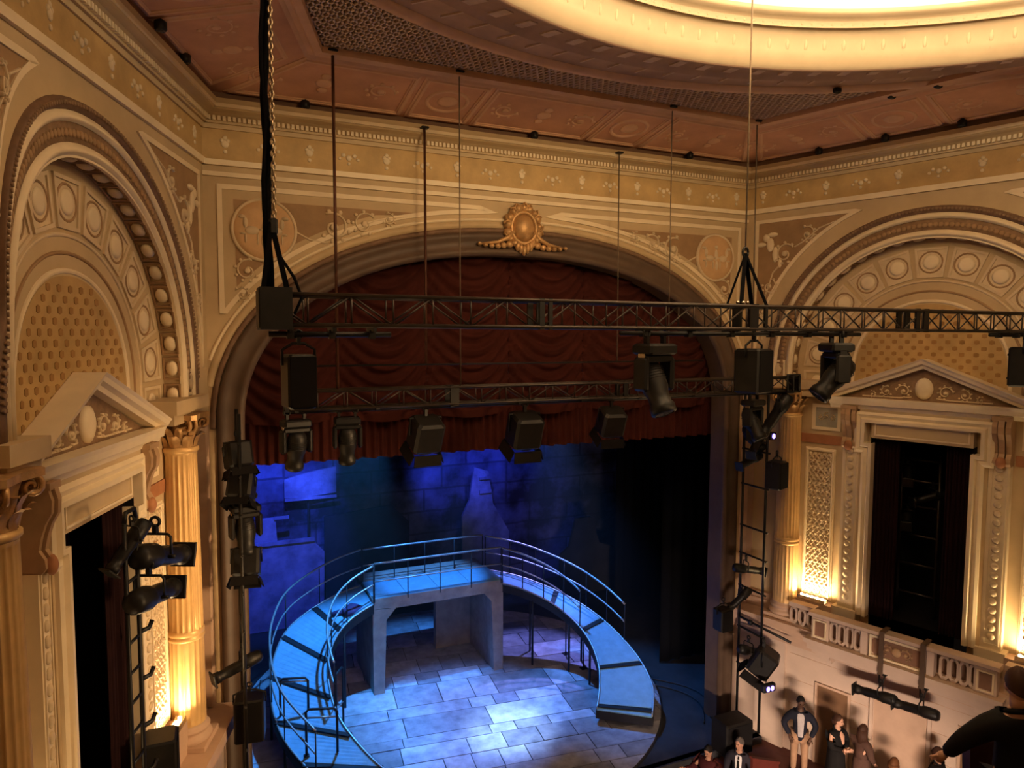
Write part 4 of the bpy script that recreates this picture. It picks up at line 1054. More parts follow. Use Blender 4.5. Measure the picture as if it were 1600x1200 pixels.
br = empty('bridge_deck', (-.27, 5.8, -2.18)); tag(br, 'straight blue decked bridge over the concrete portal', 'bridge'); bo = (-.27, 5.8, -2.18)
fr = MB(); fr.box(-2.28, 1.74, 5.44, 6.6, -2.20, -2.075) ; fr.build('bridge_frame', 'fascia', br, bo)
for k in range(4): MB().box(-2.28 + 1.005 * k + .008, -2.28 + 1.005 * (k + 1) - .008, 5.02, 6.5, -2.07, -2.045).build('deck_panel', 'deck', br, bo)
li = [Vector((-2.24 + 3.93 * k / 16, 5.0, -2.1)) for k in range(17)]; lo_ = [Vector((-2.24 + 3.93 * k / 16, 6.55, -2.1)) for k in range(17)]
railing(br, bo, li, 1.08, posts=5); railing(br, bo, lo_, 1.05, posts=5)
# stair gates: tall bent-pipe frames standing at the foot of the ramp
def gate(pts, lab):
    b0 = pts[0]; t = empty('rail_frame', b0); tag(t, lab, 'railing', 'bent pipe rail frames')
    MB().tube(pts, .030, 8).build('pipe_hoop', 'fascia', t, b0)
    p, q = Vector(pts[0]), Vector(pts[-1])
    MB().tube([Vector((p.x, p.y, p.z + .9)), Vector((q.x, q.y, p.z + .9))], .022, 6).build('cross_rail', 'rail', t, b0)
    for k in (0, -1): MB().bbox(Vector(pts[k]) + Vector((0, 0, .01)), (.12, .12, .02), .004).build('foot_plate', 'fascia', t, b0)
gate([(-5.05, 2.9, -3.83), (-5.05, 2.9, -2.92), (-4.98, 2.9, -2.86), (-4.48, 2.75, -2.86), (-4.42, 2.7, -2.92), (-4.42, 2.7, -3.83)], 'tall bent pipe rail frame standing on the ramp beside the lantern-hung ladder')
gate([(-4.62, 1.6, -4.15), (-4.62, 1.6, -3.12), (-4.56, 1.58, -3.05), (-4.02, 1.4, -3.05), (-3.96, 1.38, -3.12), (-3.96, 1.38, -4.13)], 'bent pipe rail frame lowest on the ramp by the stage edge')
gate([(-3.70, 3.0, -4.88), (-3.70, 3.0, -3.1), (-3.66, 3.04, -3.04), (-3.50, 3.3, -3.04), (-3.46, 3.36, -3.1), (-3.46, 3.36, -4.88)], 'slim bent pipe rail frame on the boards inside the ramp curve')
for (x, y), lab in (((4.04, 5.1), 'slim upright pole on the boards under the far ramp bend'), ((4.07, 4.0), 'slim upright pole on the boards closer to the ramp end')):
    t = empty('slim_pole', (x, y, ZS + .01)); tag(t, lab, 'pole'); MB().tube([(x, y, ZS + .01), (x, y, -3.2)], .022, 8).build('pole_tube', 'fascia', t, (x, y, ZS + .01)); MB().bbox((x, y, ZS + .02), (.2, .2, .02), .004).build('foot_plate', 'fascia', t, (x, y, ZS + .01))
# a crumpled coat dropped on the ramp
M['coat'] = mat('purple_coat', (0.07, 0.035, 0.11), .9, var=.3, scale=8)
ct = empty('crumpled_coat', (-2.85, 5.25, -2.42)); tag(ct, 'crumpled dark purple coat dropped on the blue ramp', 'coat')
m = MB(); m.ball((-2.85, 5.25, -2.36), (.30, .24, .13), 18, 9)
m.v = [(x + .05 * math.sin(9 * y + 14 * z), y + .05 * math.sin(11 * x), z + .04 * math.sin(13 * x + 7 * y)) for x, y, z in m.v]; m.build('coat_body', 'coat', ct, ct.location)
m = MB(); m.tube([(-3.0, 5.3, -2.38), (-3.2, 5.42, -2.44), (-3.38, 5.50, -2.50)], [.09, .075, .06], 8); m.build('sleeve', 'coat', ct, ct.location)
# cable loops on the dark floor at the ramp end
for k, (ofs, lab) in enumerate(((0, 'dark cable loop on the stage floor outside the ramp end, inner of two'), (.35, 'dark cable loop on the stage floor outside the ramp end, outer of two'))):
    pts = [(5.2 + ofs + .9 * math.sin(t * .35), 2.6 - t * .32 + ofs * .4, -4.90) for t in range(9)]
    c = MB(); c.tube(pts, .02, 5); o = c.build('floor_cable', 'fascia', None, pts[0]); o.location = pts[0]; tag(o, lab, 'cable')

# ================================================================ trusses
def truss(name, x0, x1, y, zb, zt, dep, bay, lab, plates):
    org = ((x0 + x1) / 2, y, zb); t = empty(name, org); tag(t, lab, 'truss')
    ya, yb = y - dep / 2, y + dep / 2
    for yy in (ya, yb):
        for z in (zb, zt): MB().tube([(x0, yy, z), (x1, yy, z)], .026, 8).build('chord', 'truss', t, org)
    nb = int(round((x1 - x0) / bay)); st = (x1 - x0) / nb
    cache = {}
    def brace(p, q):
        p, q = Vector(p), Vector(q); d = q - p; key = tuple(round(c, 3) for c in d)
        if key in cache: o = cache[key].copy(); col.objects.link(o)
        else:
            o = MB().tube([(0, 0, 0), d], .0125, 5).build('brace', 'truss', t); cache[key] = o
        o.location = p - Vector(org); o.parent = t
    for k in range(nb):
        a, b_ = x0 + st * k, x0 + st * (k + 1)
        for yy in (ya, yb):
            if k % 2: brace((a, yy, zb), (b_, yy, zt))
            else: brace((a, yy, zt), (b_, yy, zb))
            brace((a, yy, zb), (a, yy, zt))
        for z in (zb, zt): brace((a, ya, z), (b_, yb, z)) if k % 2 else brace((a, yb, z), (b_, ya, z))
    for x, w in plates:
        for yy in (ya, yb):
            MB().box(x - w / 2, x + w / 2, yy - .02, yy + .02, zb - .03, zt + .03).build('joint_plate', 'black', t, org)
    for x in (x0, x1):
        e = MB(); e.box(x - .03, x + .03, ya - .03, yb + .03, zb - .03, zt + .04); e.build('end_plate', 'black', t, org)
    return t, org
FY = -6.3
tf, tfo = truss('front_truss', -6.03, 8.15, FY, 5.60, 5.93, .34, .48, 'dark box lighting truss hanging across the whole room in front of the arch', [(-2.72, .07), (-2.6, .05), (.72, .16), (.95, .05), (4.25, .10), (4.45, .12)])
pm = MB(); pm.box(-6.05, -5.72, FY - .22, FY + .22, 5.55, 6.0); pm.build('corner_block', 'black', tf, tfo)
RY = -2.3
tr, tro = truss('rear_truss', -5.35, 5.9, RY, 4.25, 4.55, .30, .48, 'smaller dark truss hung lower and close before the red curtain', [(-2.45, .16), (1.2, .1), (4.6, .12)])
MB().tube([(-5.4, RY, 4.20), (5.9, RY, 4.20)], .03, 8).build('hanging_pipe', 'black', tr, tro)
m = MB()
for k in range(9): m.box(-5.2 + 1.35 * k - .03, -5.2 + 1.35 * k + .03, RY - .17, RY + .17, 4.20, 4.26)
m.build('pipe_clamp', 'black', tr, tro)
def batten(x0, x1, y, z, lab, zt, n=3):
    t = empty('pipe_batten', ((x0 + x1) / 2, y, z)); tag(t, lab, 'pipe', 'pipes under the front truss')
    MB().tube([(x0, y, z), (x1, y, z)], .032, 8).build('pipe', 'black', t, t.location)
    for k in range(n):
        x = x0 + (x1 - x0) * (k + .5) / n; c = MB(); c.box(x - .035, x + .035, y - .05, y + .05, z - .05, z + .05); c.box(x - .02, x + .02, y - .18, y + .18, z + .03, zt + .02); c.build('pipe_clamp', 'black', t, t.location)
batten(-5.95, -4.6, FY, 5.50, 'short black pipe clamped below the truss end by the hanging chain', 5.58)
batten(-1.45, 3.12, FY, 5.53, 'long black pipe below the truss carrying two moving lights and a speaker', 5.58, 6)
batten(6.45, 8.0, FY, 5.53, 'short black pipe below the truss at the picture edge', 5.58)

# ---------------------------------------------------------------- lanterns and speakers (built at the origin, hanging from z = 0)
def clamp(parent, x=0, z=0.0, s=1.0, y=0.0):
    c = MB(); c.tube([(x + .045 * s * math.cos(a), y, z + .045 * s * math.sin(a)) for a in [R(-60 + 300 * k / 10) for k in range(11)]], .016 * s, 6)
    c.box(x - .02 * s, x + .02 * s, y - .025 * s, y + .025 * s, z - .12 * s, z - .03 * s); return c.build('hook_clamp', 'black', parent)
def moving_head(loc, rz, tilt, lab, s=1.0, glint=True):
    t = empty('moving_light', loc, rz); tag(t, lab, 'stage light', 'moving lights')
    clamp(t, -.13 * s, 0, s); clamp(t, .13 * s, 0, s)
    MB().bbox((0, 0, -.17 * s), (.42 * s, .30 * s, .12 * s), .03).build('base_box', 'black', t)
    for sg in (-1, 1): MB().bbox((sg * .19 * s, 0, -.24 * s), (.04 * s, .10 * s, .06 * s), .01).build('grip', 'black' if not glint else 'steel', t)
    y = MB(); y.bbox((0, 0, -.27 * s), (.40 * s, .18 * s, .08 * s), .02)
    for sg in (-1, 1): y.bbox((sg * .20 * s, 0, -.44 * s), (.07 * s, .20 * s, .36 * s), .03)
    y.build('yoke', 'black', t)
    h = empty('head_pivot', (0, 0, 0))
    T = Matrix.Translation((0, 0, -.56 * s)) @ Matrix.Rotation(tilt, 4, 'X')
    hd = MB(); hd.lathe([(0, .28 * s), (.09 * s, .28 * s), (.13 * s, .22 * s), (.145 * s, .1 * s), (.145 * s, -.04 * s), (.12 * s, -.12 * s), (.12 * s, -.22 * s), (.14 * s, -.25 * s), (.14 * s, -.33 * s), (.11 * s, -.34 * s)], 18, T)
    for k in range(5): hd.lathe([(.146 * s, .17 * s - k * .03 * s), (.155 * s, .165 * s - k * .03 * s), (.146 * s, .16 * s - k * .03 * s)], 18, T)
    ho = hd.build('head', 'black', t)
    bpy.data.objects.remove(h)
    MB().lathe([(0, -.325 * s), (.11 * s, -.335 * s)], 18, T).build('lens', 'lens', ho)
    return t
def profile_spot(loc, rz, tilt, lab, s=1.0, group='profile spotlights'):
    t = empty('profile_spot', loc, rz); tag(t, lab, 'stage light', group)
    clamp(t, 0, 0, s)
    y = MB(); y.tube([(-.15 * s, 0, -.34 * s), (-.15 * s, 0, -.15 * s), (-.12 * s, 0, -.12 * s), (.12 * s, 0, -.12 * s), (.15 * s, 0, -.15 * s), (.15 * s, 0, -.34 * s)], .014 * s, 6); y.build('yoke', 'black', t)
    T = Matrix.Translation((0, 0, -.34 * s)) @ Matrix.Rotation(tilt, 4, 'X')
    b = MB(); b.lathe([(0, .36 * s), (.09 * s, .35 * s), (.12 * s, .30 * s), (.13 * s, .10 * s), (.12 * s, .04 * s), (.10 * s, .0), (.10 * s, -.30 * s), (.09 * s, -.32 * s), (.09 * s, -.42 * s), (.105 * s, -.44 * s), (.105 * s, -.52 * s), (.09 * s, -.53 * s)], 14, T)
    bo = b.build('body', 'black', t)
    MB().lathe([(0, -.50 * s), (.09 * s, -.51 * s)], 14, T).build('lens', 'lens', bo)
    k = MB(); k.bbox((0, 0, 0), (.25 * s, .25 * s, .03 * s), .005, T @ Matrix.Translation((0, 0, -.55 * s))); k.build('color_frame', 'black', t)
    for sg in (-1, 1): MB().tube([T @ Vector((sg * .13 * s, 0, .02)), T @ Vector((sg * .20 * s, 0, .02))], .02 * s, 6).build('tilt_knob', 'black', t)
    return t
def speaker(loc, rz, w, d, h, lab, bracket=True):
    t = empty('loudspeaker', loc, rz); tag(t, lab, 'speaker', 'black loudspeakers')
    z1 = -.22 if bracket else -.02
    if bracket:
        clamp(t, 0, 0, 1.0)
        u = MB(); u.tube([(-w / 2 - .02, 0, z1 - .12), (-w / 2 - .02, 0, z1 + .05), (-w * .2, 0, -.10), (w * .2, 0, -.10), (w / 2 + .02, 0, z1 + .05), (w / 2 + .02, 0, z1 - .12)], .018, 6); u.build('bracket', 'black', t)
    MB().bbox((0, 0, z1 - h / 2), (w, d, h), .03).build('cabinet', 'black', t)
    MB().bbox((0, -d / 2 - .006, z1 - h / 2), (w * .90, .012, h * .93), .005).build('grille', 'void', t)
    for sg in (-1, 1): MB().bbox((0, sg * 0 + d / 2 + .01, z1 - h / 2 + sg * h * .3), (w * .3, .02, .04), .006).build('handle', 'black', t)
    return t
def washer(loc, rz, tilt, lab, s=1.0):
    # square fresnel lantern with barn doors
    t = empty('fresnel_lantern', loc, rz); tag(t, lab, 'stage light', 'fresnel lanterns')
    clamp(t, 0, 0, s)
    y = MB(); y.tube([(-.22 * s, 0, -.36 * s), (-.22 * s, 0, -.14 * s), (.22 * s, 0, -.14 * s), (.22 * s, 0, -.36 * s)], .016 * s, 6); y.build('yoke', 'black', t)
    T = Matrix.Translation((0, 0, -.36 * s)) @ Matrix.Rotation(tilt, 4, 'X')
    b = MB(); b.bbox((0, 0, 0), (.40 * s, .36 * s, .44 * s), .05, T); bo = b.build('body', 'black', t)
    MB().lathe([(0, -.222 * s), (.16 * s, -.226 * s)], 16, T).build('lens', 'lens', bo)
    for k in range(4):
        a = k * PI / 2; d = MB(); Tk = T @ Matrix.Rotation(a, 4, 'Z')
        d.add([Tk @ Vector(p) for p in ((-.19 * s, .19 * s, -.22 * s), (.19 * s, .19 * s, -.22 * s), (.20 * s, .24 * s, -.36 * s), (-.20 * s, .24 * s, -.36 * s), (-.19 * s, .20 * s, -.22 * s), (.19 * s, .20 * s, -.22 * s), (.20 * s, .25 * s, -.36 * s), (-.20 * s, .25 * s, -.36 * s))], [(0, 1, 2, 3), (7, 6, 5, 4), (0, 4, 5, 1), (1, 5, 6, 2), (2, 6, 7, 3), (3, 7, 4, 0)])
        d.build('barn_door', 'void', t)
    return t
# on the front truss
moving_head((-.88, FY, 5.53), .2, R(-28), 'large black moving light under the truss, before the red curtain, with bright glints', 1.28)
moving_head((2.60, FY, 5.53), R(-112), R(-42), 'black moving light under the truss tilted down before the far arch panels', 1.22, False)
speaker((-5.64, FY, 5.50), .15, .32, .34, .60, 'narrow black loudspeaker under the truss end by the chain')
speaker((.90, FY, 5.53), .35, .46, .40, .66, 'black loudspeaker under the truss below the sling')
speaker((7.48, FY, 5.53), .5, .50, .45, .74, 'black loudspeaker under the truss cut by the picture edge')
# on the rear truss
moving_head((-5.2, RY, 4.20), .2, R(20), 'moving light on the low truss at its end by the lantern-hung ladder', 1.1)
moving_head((-4.35, RY, 4.20), -.1, R(14), 'moving light second along the low truss from the lantern-hung ladder', 1.05)
washer((-2.95, RY, 4.20), .1, R(25), 'wide square lantern on the low truss, third from the lantern-hung ladder', 1.35)
washer((-.98, RY, 4.20), .0, R(20), 'wide square lantern at the middle of the low truss, over the blue haze', 1.45)
washer((.96, RY, 4.20), -.15, R(25), 'square lantern on the low truss behind the large moving light', 1.25)
moving_head((4.70, RY, 4.20), .3, R(-30), 'moving light on the low truss just before the bare pipe ladder', 1.2)
profile_spot((5.45, RY, 4.20), R(60), R(32), 'profile spot at the end of the low truss, beside the gilt capital', 1.25)
yk = empty('truss_yoke', (5.62, RY, 4.22)); tag(yk, 'open black pipe yoke standing on the low truss end', 'bracket')
m = MB(); m.tube([(5.50, RY - .2, 4.24), (5.50, RY - .2, 4.62), (5.86, RY - .2, 4.62), (5.86, RY - .2, 4.24)], .028, 6); m.tube([(5.68, RY - .2, 4.24), (5.68, RY - .2, 4.62)], .024, 6); m.build('yoke_pipe', 'black', yk, yk.location)
m = MB(); m.box(5.48, 5.88, RY - .22, RY + .16, 4.21, 4.245); m.build('yoke_plate', 'black', yk, yk.location)

# ---------------------------------------------------------------- ceiling rods, chain, sling
def hang(name, pts, r, m, lab, cat_, plate=True, group=None):
    t = empty(name, pts[0]); tag(t, lab, cat_, group)
    MB().tube(pts, r, 6).build('shaft' if r > .012 else 'line', m, t, pts[0])
    if plate: MB().bbox((pts[0][0], pts[0][1], pts[0][2] - .01), (.16, .16, .04), .01).build('ceiling_plate', 'black', t, pts[0])
    return t
hang('hanging_rod', [(-4.50, -2.24, 10.18), (-4.50, RY, 4.5)], .027, 'rod', 'thick rusty rod from the ceiling frame corner to the low truss', 'rod')
hang('hanging_rod', [(-2.36, -.40, 9.68), (-2.36, -.44, 6.2), (-2.36, -.44, 4.9)], .027, 'rod', 'thick rusty rod dropping from the cornice across the arch edge', 'rod')
hang('hanging_wire', [(-2.28, -2.24, 10.18), (-2.28, RY, 4.5)], .012, 'wire', 'thin wire just beside the cornice-hung rusty rod', 'wire')
hang('hanging_wire', [(2.28, -.40, 9.68), (2.28, -.44, 4.9)], .013, 'wire', 'thin dark wire from the cornice, between the cartouche and the far medallion', 'wire')
hang('hanging_wire', [(2.35, -2.26, 10.18), (2.35, RY, 4.5)], .011, 'wire', 'thin wire from the ceiling frame, passing the scrolls beside the far medallion', 'wire')
hang('hanging_wire', [(4.62, -2.26, 10.18), (4.62, RY, 4.5)], .014, 'wire', 'thin dark wire from the far ceiling frame corner, ending at the low truss', 'wire')
hang('hanging_wire', [(.69, FY, 12.2), (.69, FY, 6.74)], .012, 'wire', 'long pale wire from the dome carrying the black sling', 'wire', False)
for x, lab in ((-2.36, 'rusty rod'), (2.28, 'thin dark wire')):
    pass
pb = empty('curtain_pipe', (0, -.44, 4.88)); tag(pb, 'thin black pipe across the arch behind the low truss', 'pipe')
MB().tube([(-4.8, -.44, 4.88), (4.8, -.44, 4.88)], .022, 6).build('pipe', 'black', pb, pb.location)
# sling
sg = empty('truss_sling', (.69, FY, 6.72)); tag(sg, 'black inverted V sling lifting the middle of the front truss', 'sling')
for x in (.50, .98):
    for dy in (-.15, .15):
        m = MB(); m.bar((.69, FY, 6.70), (x, FY + dy, 5.95), .055, .03); m.build('strap', 'blackcloth', sg, sg.location)
m = MB(); m.tube([(.69 + .05 * math.cos(a), FY, 6.72 + .07 * math.sin(a)) for a in [2 * PI * k / 10 for k in range(11)]], .018, 6); m.build('shackle', 'black', sg, sg.location)
for x in (.42, .52, .60): MB().ball((x, FY - .17, 5.98), (.03, .03, .025), 8, 5).build('steel_fitting', 'steel', sg, sg.location)
# chain and cable bundle at the near end
cx = -5.90
cn = empty('hoist_chain', (cx, FY, 6.0)); tag(cn, 'bright steel hoist chain rising beside the black cable bundle', 'chain')
lk = MB(); z = 6.75; k = 0
while z < 9.9:
    r = .032; pts = [((cx + .03 + r * .6 * math.cos(a)) if k % 2 else cx + .03, FY + (0 if k % 2 else r * .6 * math.cos(a)), z + r * 1.3 * math.sin(a)) for a in [2 * PI * q / 8 for q in range(9)]]
    lk.tube(pts, .011, 4, False); z += .062; k += 1
lk.build('chain_links', 'chain', cn, cn.location, kind='stuff')
MB().bbox((cx + .02, FY, 6.66), (.09, .08, .18), .02).build('chain_hook', 'black', cn, cn.location)
cb_ = empty('cable_bundle', (cx, FY, 6.0)); tag(cb_, 'thick black cable bundle dropping from the ceiling onto the truss end', 'cable')
for k in range(4):
    dx, dy = .035 * (k % 2) - .03, .03 * (k // 2)
    pts = [(cx - .02 + dx + .02 * math.sin(q * 1.3 + k), FY + .05 + dy, 5.95 + q * .30) for q in range(14)]
    MB().tube(pts, .026 if k < 2 else .018, 6).build('cable', 'blackcloth', cb_, cb_.location)
MB().tube([(cx + .08, FY, 6.35), (cx + .22, FY - .05, 6.12), (cx + .30, FY - .05, 5.9), (cx + .2, FY - .1, 5.7), (cx + .02, FY - .1, 5.62), (cx + .06, FY - .05, 5.86)], .018, 6).build('slack_loop', 'blackcloth', cb_, cb_.location)
m = MB(); m.bar((cx, FY, 6.7), (cx - .1, FY, 5.95), .07, .05); m.bar((cx, FY, 6.7), (cx + .16, FY, 5.95), .07, .05); m.build('sling', 'blackcloth', cb_, cb_.location)

# ---------------------------------------------------------------- pipe ladders either side of the arch
def boom(x, lab, zlo, zhi, rungs, y0=-.5, y1=-1.3):
    t = empty('pipe_ladder', (x, (y0 + y1) / 2, zlo)); tag(t, lab, 'ladder', 'lighting pipe ladders')
    o = t.location.copy()
    for y in (y0, y1): MB().tube([(x, y, zlo), (x, y, zhi)], .032, 8).build('upright', 'black', t, o)
    for z in rungs: MB().tube([(x, y0 + .05, z), (x, y1 - .1, z)], .026, 8).build('rung', 'black', t, o)
    return t
boom(6.13, 'bare pipe ladder before the fluted column, lanterns at its top and foot', -4.6, 4.15, (3.3, 2.6, 1.69, .60, -.13, -1.0, -2.1, -3.1))
boom(-6.04, 'pipe ladder crowded with black lanterns at the dark end of the arch', -4.6, 4.1, (3.6, 3.0, 2.3, 1.6, .9, .2, -.5, -1.2, -2.0))
MB  # lanterns on the far boom
moving_head((6.05, -.9, 3.62), R(30), R(-35), 'moving light high on the bare pipe ladder', 1.2)
profile_spot((5.95, -1.15, 3.20), R(-60), R(-62), 'profile spot crossing the bare pipe ladder below its top lantern', 1.0)
profile_spot((6.0, -.95, 2.72), R(-80), R(-75), 'profile spot on the third rung of the bare pipe ladder', .95)
speaker((6.34, -1.42, 2.62), R(20), .46, .40, .68, 'black loudspeaker on the pipe ladder before the gilded column')
profile_spot((5.98, -.85, -.13), R(75), R(-80), 'profile spot low on the bare pipe ladder, level with the bright panel', .95)
profile_spot((5.9, -.8, -.9), R(-100), R(-50), 'profile spot just above the column base level', .9)
speaker((5.05, -1.1, -1.02), 0, .36, .36, .55, 'black loudspeaker low beside the arch jamb', True)
washer((5.98, -1.55, -2.05), R(40), R(30), 'large black lantern at the foot of the bare pipe ladder', 1.5)
profile_spot((6.0, -1.0, -2.2), R(95), R(-70), 'profile spot under the arm at the foot of the bare pipe ladder', 1.0)
am = empty('outrigger_arm', (6.1, -1.1, -1.85)); tag(am, 'slanting pipe arm reaching out from the foot of the bare pipe ladder', 'pipe')
MB().tube([(6.05, -.6, -1.80), (6.45, -1.95, -2.02)], .034, 8).build('arm_pipe', 'black', am, am.location); MB().bbox((6.13, -.9, -1.86), (.10, .12, .12), .02).build('arm_clamp', 'black', am, am.location)
def ledlamp(c, lab, n):
    t = empty('led_lamp', c); tag(t, lab, 'lamp'); x, y, z = c
    MB().bbox((x, y + .06, z), (.17 * n + .04, .12, .20), .02).build('case', 'black', t, c)
    for k in range(n): MB().ball((x + (k - (n - 1) / 2) * .13, y - .01, z), (.055, .02, .065), 10, 6).build('glowing_lens', 'led', t, c)
ledlamp((6.28, -1.35, 3.02), 'small violet glowing lamp by the column top', 1)
ledlamp((5.62, -2.15, -2.92), 'pair of violet glowing lenses low by the ladder foot', 2)
# lanterns on the near boom
washer((-6.05, -1.0, 3.72), R(15), R(-20), 'topmost black lantern on the crowded pipe ladder', 1.1)
washer((-6.0, -1.0, 3.15), R(-20), R(-28), 'second black lantern on the crowded pipe ladder', 1.1)
moving_head((-5.95, -.95, 2.55), R(10), R(-12), 'moving light third down the crowded pipe ladder', 1.2)
washer((-5.95, -1.0, 1.78), R(-10), R(-25), 'fourth black lantern down the crowded pipe ladder', 1.2)
profile_spot((-6.05, -1.0, -.20), R(-70), R(-78), 'profile spot below the bare stretch of the crowded pipe ladder', 1.0)
speaker((-5.95, -1.0, -.95), R(-10), .52, .44, .8, 'black loudspeaker at the foot of the crowded pipe ladder')

# lighting ladder in front of the near doorway
lx = empty('lighting_ladder', FLR.world(4.80, -2.0, .55), FLR.rz); tag(lx, 'black lighting ladder standing before the steep doorway', 'ladder'); lo2 = FLR.local(4.80, -2.0, .55)
fn = FLR.fn
for s in (4.66, 4.98): MB().tube([fn(s, -2.0, .55), fn(s, 3.22, .55)], .028, 8).build('upright', 'black', lx, lo2)
MB().tube([fn(4.98, 3.22, .55), fn(4.94, 3.34, .55), fn(4.70, 3.34, .55), fn(4.66, 3.22, .55)], .028, 8).build('top_bend', 'black', lx, lo2)
for k in range(13): MB().tube([fn(4.66, -1.7 + .38 * k, .55), fn(4.98, -1.7 + .38 * k, .55)], .02, 6).build('rung', 'black', lx, lo2)
for k in range(4):
    z = 1.75 - .62 * k; m = MB(); m.tube([fn(4.66, z, .55), fn(4.5, z - .02, .6), fn(4.44, z + .06, .62)], .03, 6); m.build('cable_hook', 'black', lx, lo2)
def fl_obj(f, s, z, o, rz, *a): return f(tuple(FLR.world(s, z, o)), FLR.rz + rz, *a)
fl_obj(profile_spot, 4.25, 3.05, .62, R(-98), R(74), 'upper profile spot on the ladder before the steep doorway, barrel over the gilded column', 1.35)
fl_obj(profile_spot, 4.6, 2.60, .66, R(-95), R(80), 'lower profile spot on the ladder before the steep doorway', 1.25)
fl_obj(profile_spot, 4.85, 3.25, .58, R(60), R(45), 'topmost small spot on the ladder before the steep doorway', .8)
b = FLR.world(3.42, -.30, .27); speaker(tuple(b), FLR.rz + .3, .5, .45, .8, 'black loudspeaker at the bottom edge beside the lit lamp shelf', False)
sb = empty('speaker_stand', FLR.world(3.42, -1.67, .27)); tag(sb, 'black stand under the loudspeaker beside the lit lamp shelf', 'stand')
MB().tube([(0, 0, 0), (0, 0, .57)], .03, 8).build('pole', 'black', sb); MB().bbox((0, 0, .02), (.3, .3, .04), .01).build('foot', 'black', sb)

# ladder and lanterns in the dark of the balcony doorway
fn = FR.fn
dl = empty('box_ladder', FR.world(4.0, -1.1, -1.05), FR.rz); tag(dl, 'black lighting ladder faintly seen inside the balcony doorway', 'ladder'); dlo = FR.local(4.0, -1.1, -1.05)
for s in (3.62, 4.42): MB().tube([fn(s, -1.09, -1.05), fn(s, 2.75, -1.05)], .03, 8).build('upright', 'truss', dl, dlo)
for z in (2.6, 2.1, 1.5, .8, .1, -.6): MB().tube([fn(3.62, z, -1.05), fn(4.42, z, -1.05)], .024, 6).build('rung', 'truss', dl, dlo)
for s, z, rz, tl, lab in ((3.75, 2.6, 20, -70, 'profile spot topmost inside the balcony doorway'), (4.3, 2.1, -40, -75, 'profile spot glinting inside the balcony doorway, middle of three'), (3.8, 1.5, 15, -80, 'profile spot lowest inside the balcony doorway')):
    profile_spot(tuple(FR.world(s, z, -.98)), FR.rz + R(rz), R(tl), lab, .9)
# spots slung under the balcony
for s, lab in ((3.95, 'spotlight slung under the balcony front, closer to the stage'), (4.78, 'spotlight slung under the balcony front, farther from the stage')):
    t = empty('balcony_bracket', FR.world(s - .02, -2.16, .66), FR.rz); tag(t, 'black hanger bracket of the ' + lab, 'bracket'); o = FR.local(s - .02, -2.16, .66)
    z0 = -2.0 if s < 4.5 else -1.95
    m = MB()
    for d in (-.06, .06): m.tube([fn(s + d, -2.04, .66), fn(s + d * .6, -2.22, .72)], .016, 6)
    m.box(*sorted((fn(s - .09, 0, 0)[0], fn(s + .09, 0, 0)[0])), -.70, -.56, -2.05, -2.01); m.build('hanger', 'black', t, o)
    st_ = MB(); st_.prism([(s - .05, -2.0), (s + .05, -2.0), (s + .05, -1.05), (s - .05, -1.05)], .765, .785, fn); st_.prism([(s - .05, -1.05), (s + .05, -1.05), (s + .05, -1.02), (s - .05, -1.02)], .4, .785, fn)
    st_.build('strap', 'reveal', t, o)
    profile_spot(tuple(FR.world(s, -2.16, .74)), FR.rz + R(90), R(86), lab, 1.0, 'spotlights under the balcony')

# small black downlights along the cornice and on the ceiling ring
locs = [((-7.02, -3.0), 'downlight in the cove over the steep wall, closer to the camera'), ((-6.72, -1.85), 'downlight in the cove over the steep wall, closer to the corner'), ((-4.69, -.36), 'downlight in the cove over the medallion behind the chain'), ((.13, -.36), 'downlight in the cove over the cartouche'),
        ((4.3, -.38), 'downlight in the cove over the far medallion'), ((6.76, -2.0), 'downlight in the cove over the winged relief, first from the corner'), ((7.2, -3.4), 'downlight in the cove over the far wall arch, second from the corner'), ((7.65, -4.8), 'downlight in the cove over the far wall arch, third from the corner')]
for (x, y), lab in locs:
    t = empty('downlight', (x, y, 9.86)); tag(t, 'small black ' + lab, 'lamp', 'cove downlights')
    m = MB(); m.lathe([(0, -.10), (.07, -.10), (.085, -.08), (.085, .02), (.04, .05), (.04, .10)], 12); m.build('can', 'black', t)
    m = MB(); m.lathe([(0, -.09), (.06, -.103)], 12); m.build('lens', 'lens', t)
for (x, y), lab in (((4.42, -4.53), 'small black projector on the ceiling ring, first from the corner'), ((5.87, -5.50), 'small black projector on the ceiling ring, farthest from the corner'), ((5.62, -4.75), 'small black projector in the lattice beside the ceiling ring')):
    t = empty('ring_projector', (x, y, 10.12)); tag(t, lab, 'lamp', 'ceiling ring projectors')
    MB().bbox((0, 0, -.02), (.16, .10, .10), .02).build('case', 'black', t); MB().tube([(0, 0, 0), (0, 0, .18)], .02, 6).build('stem', 'black', t)

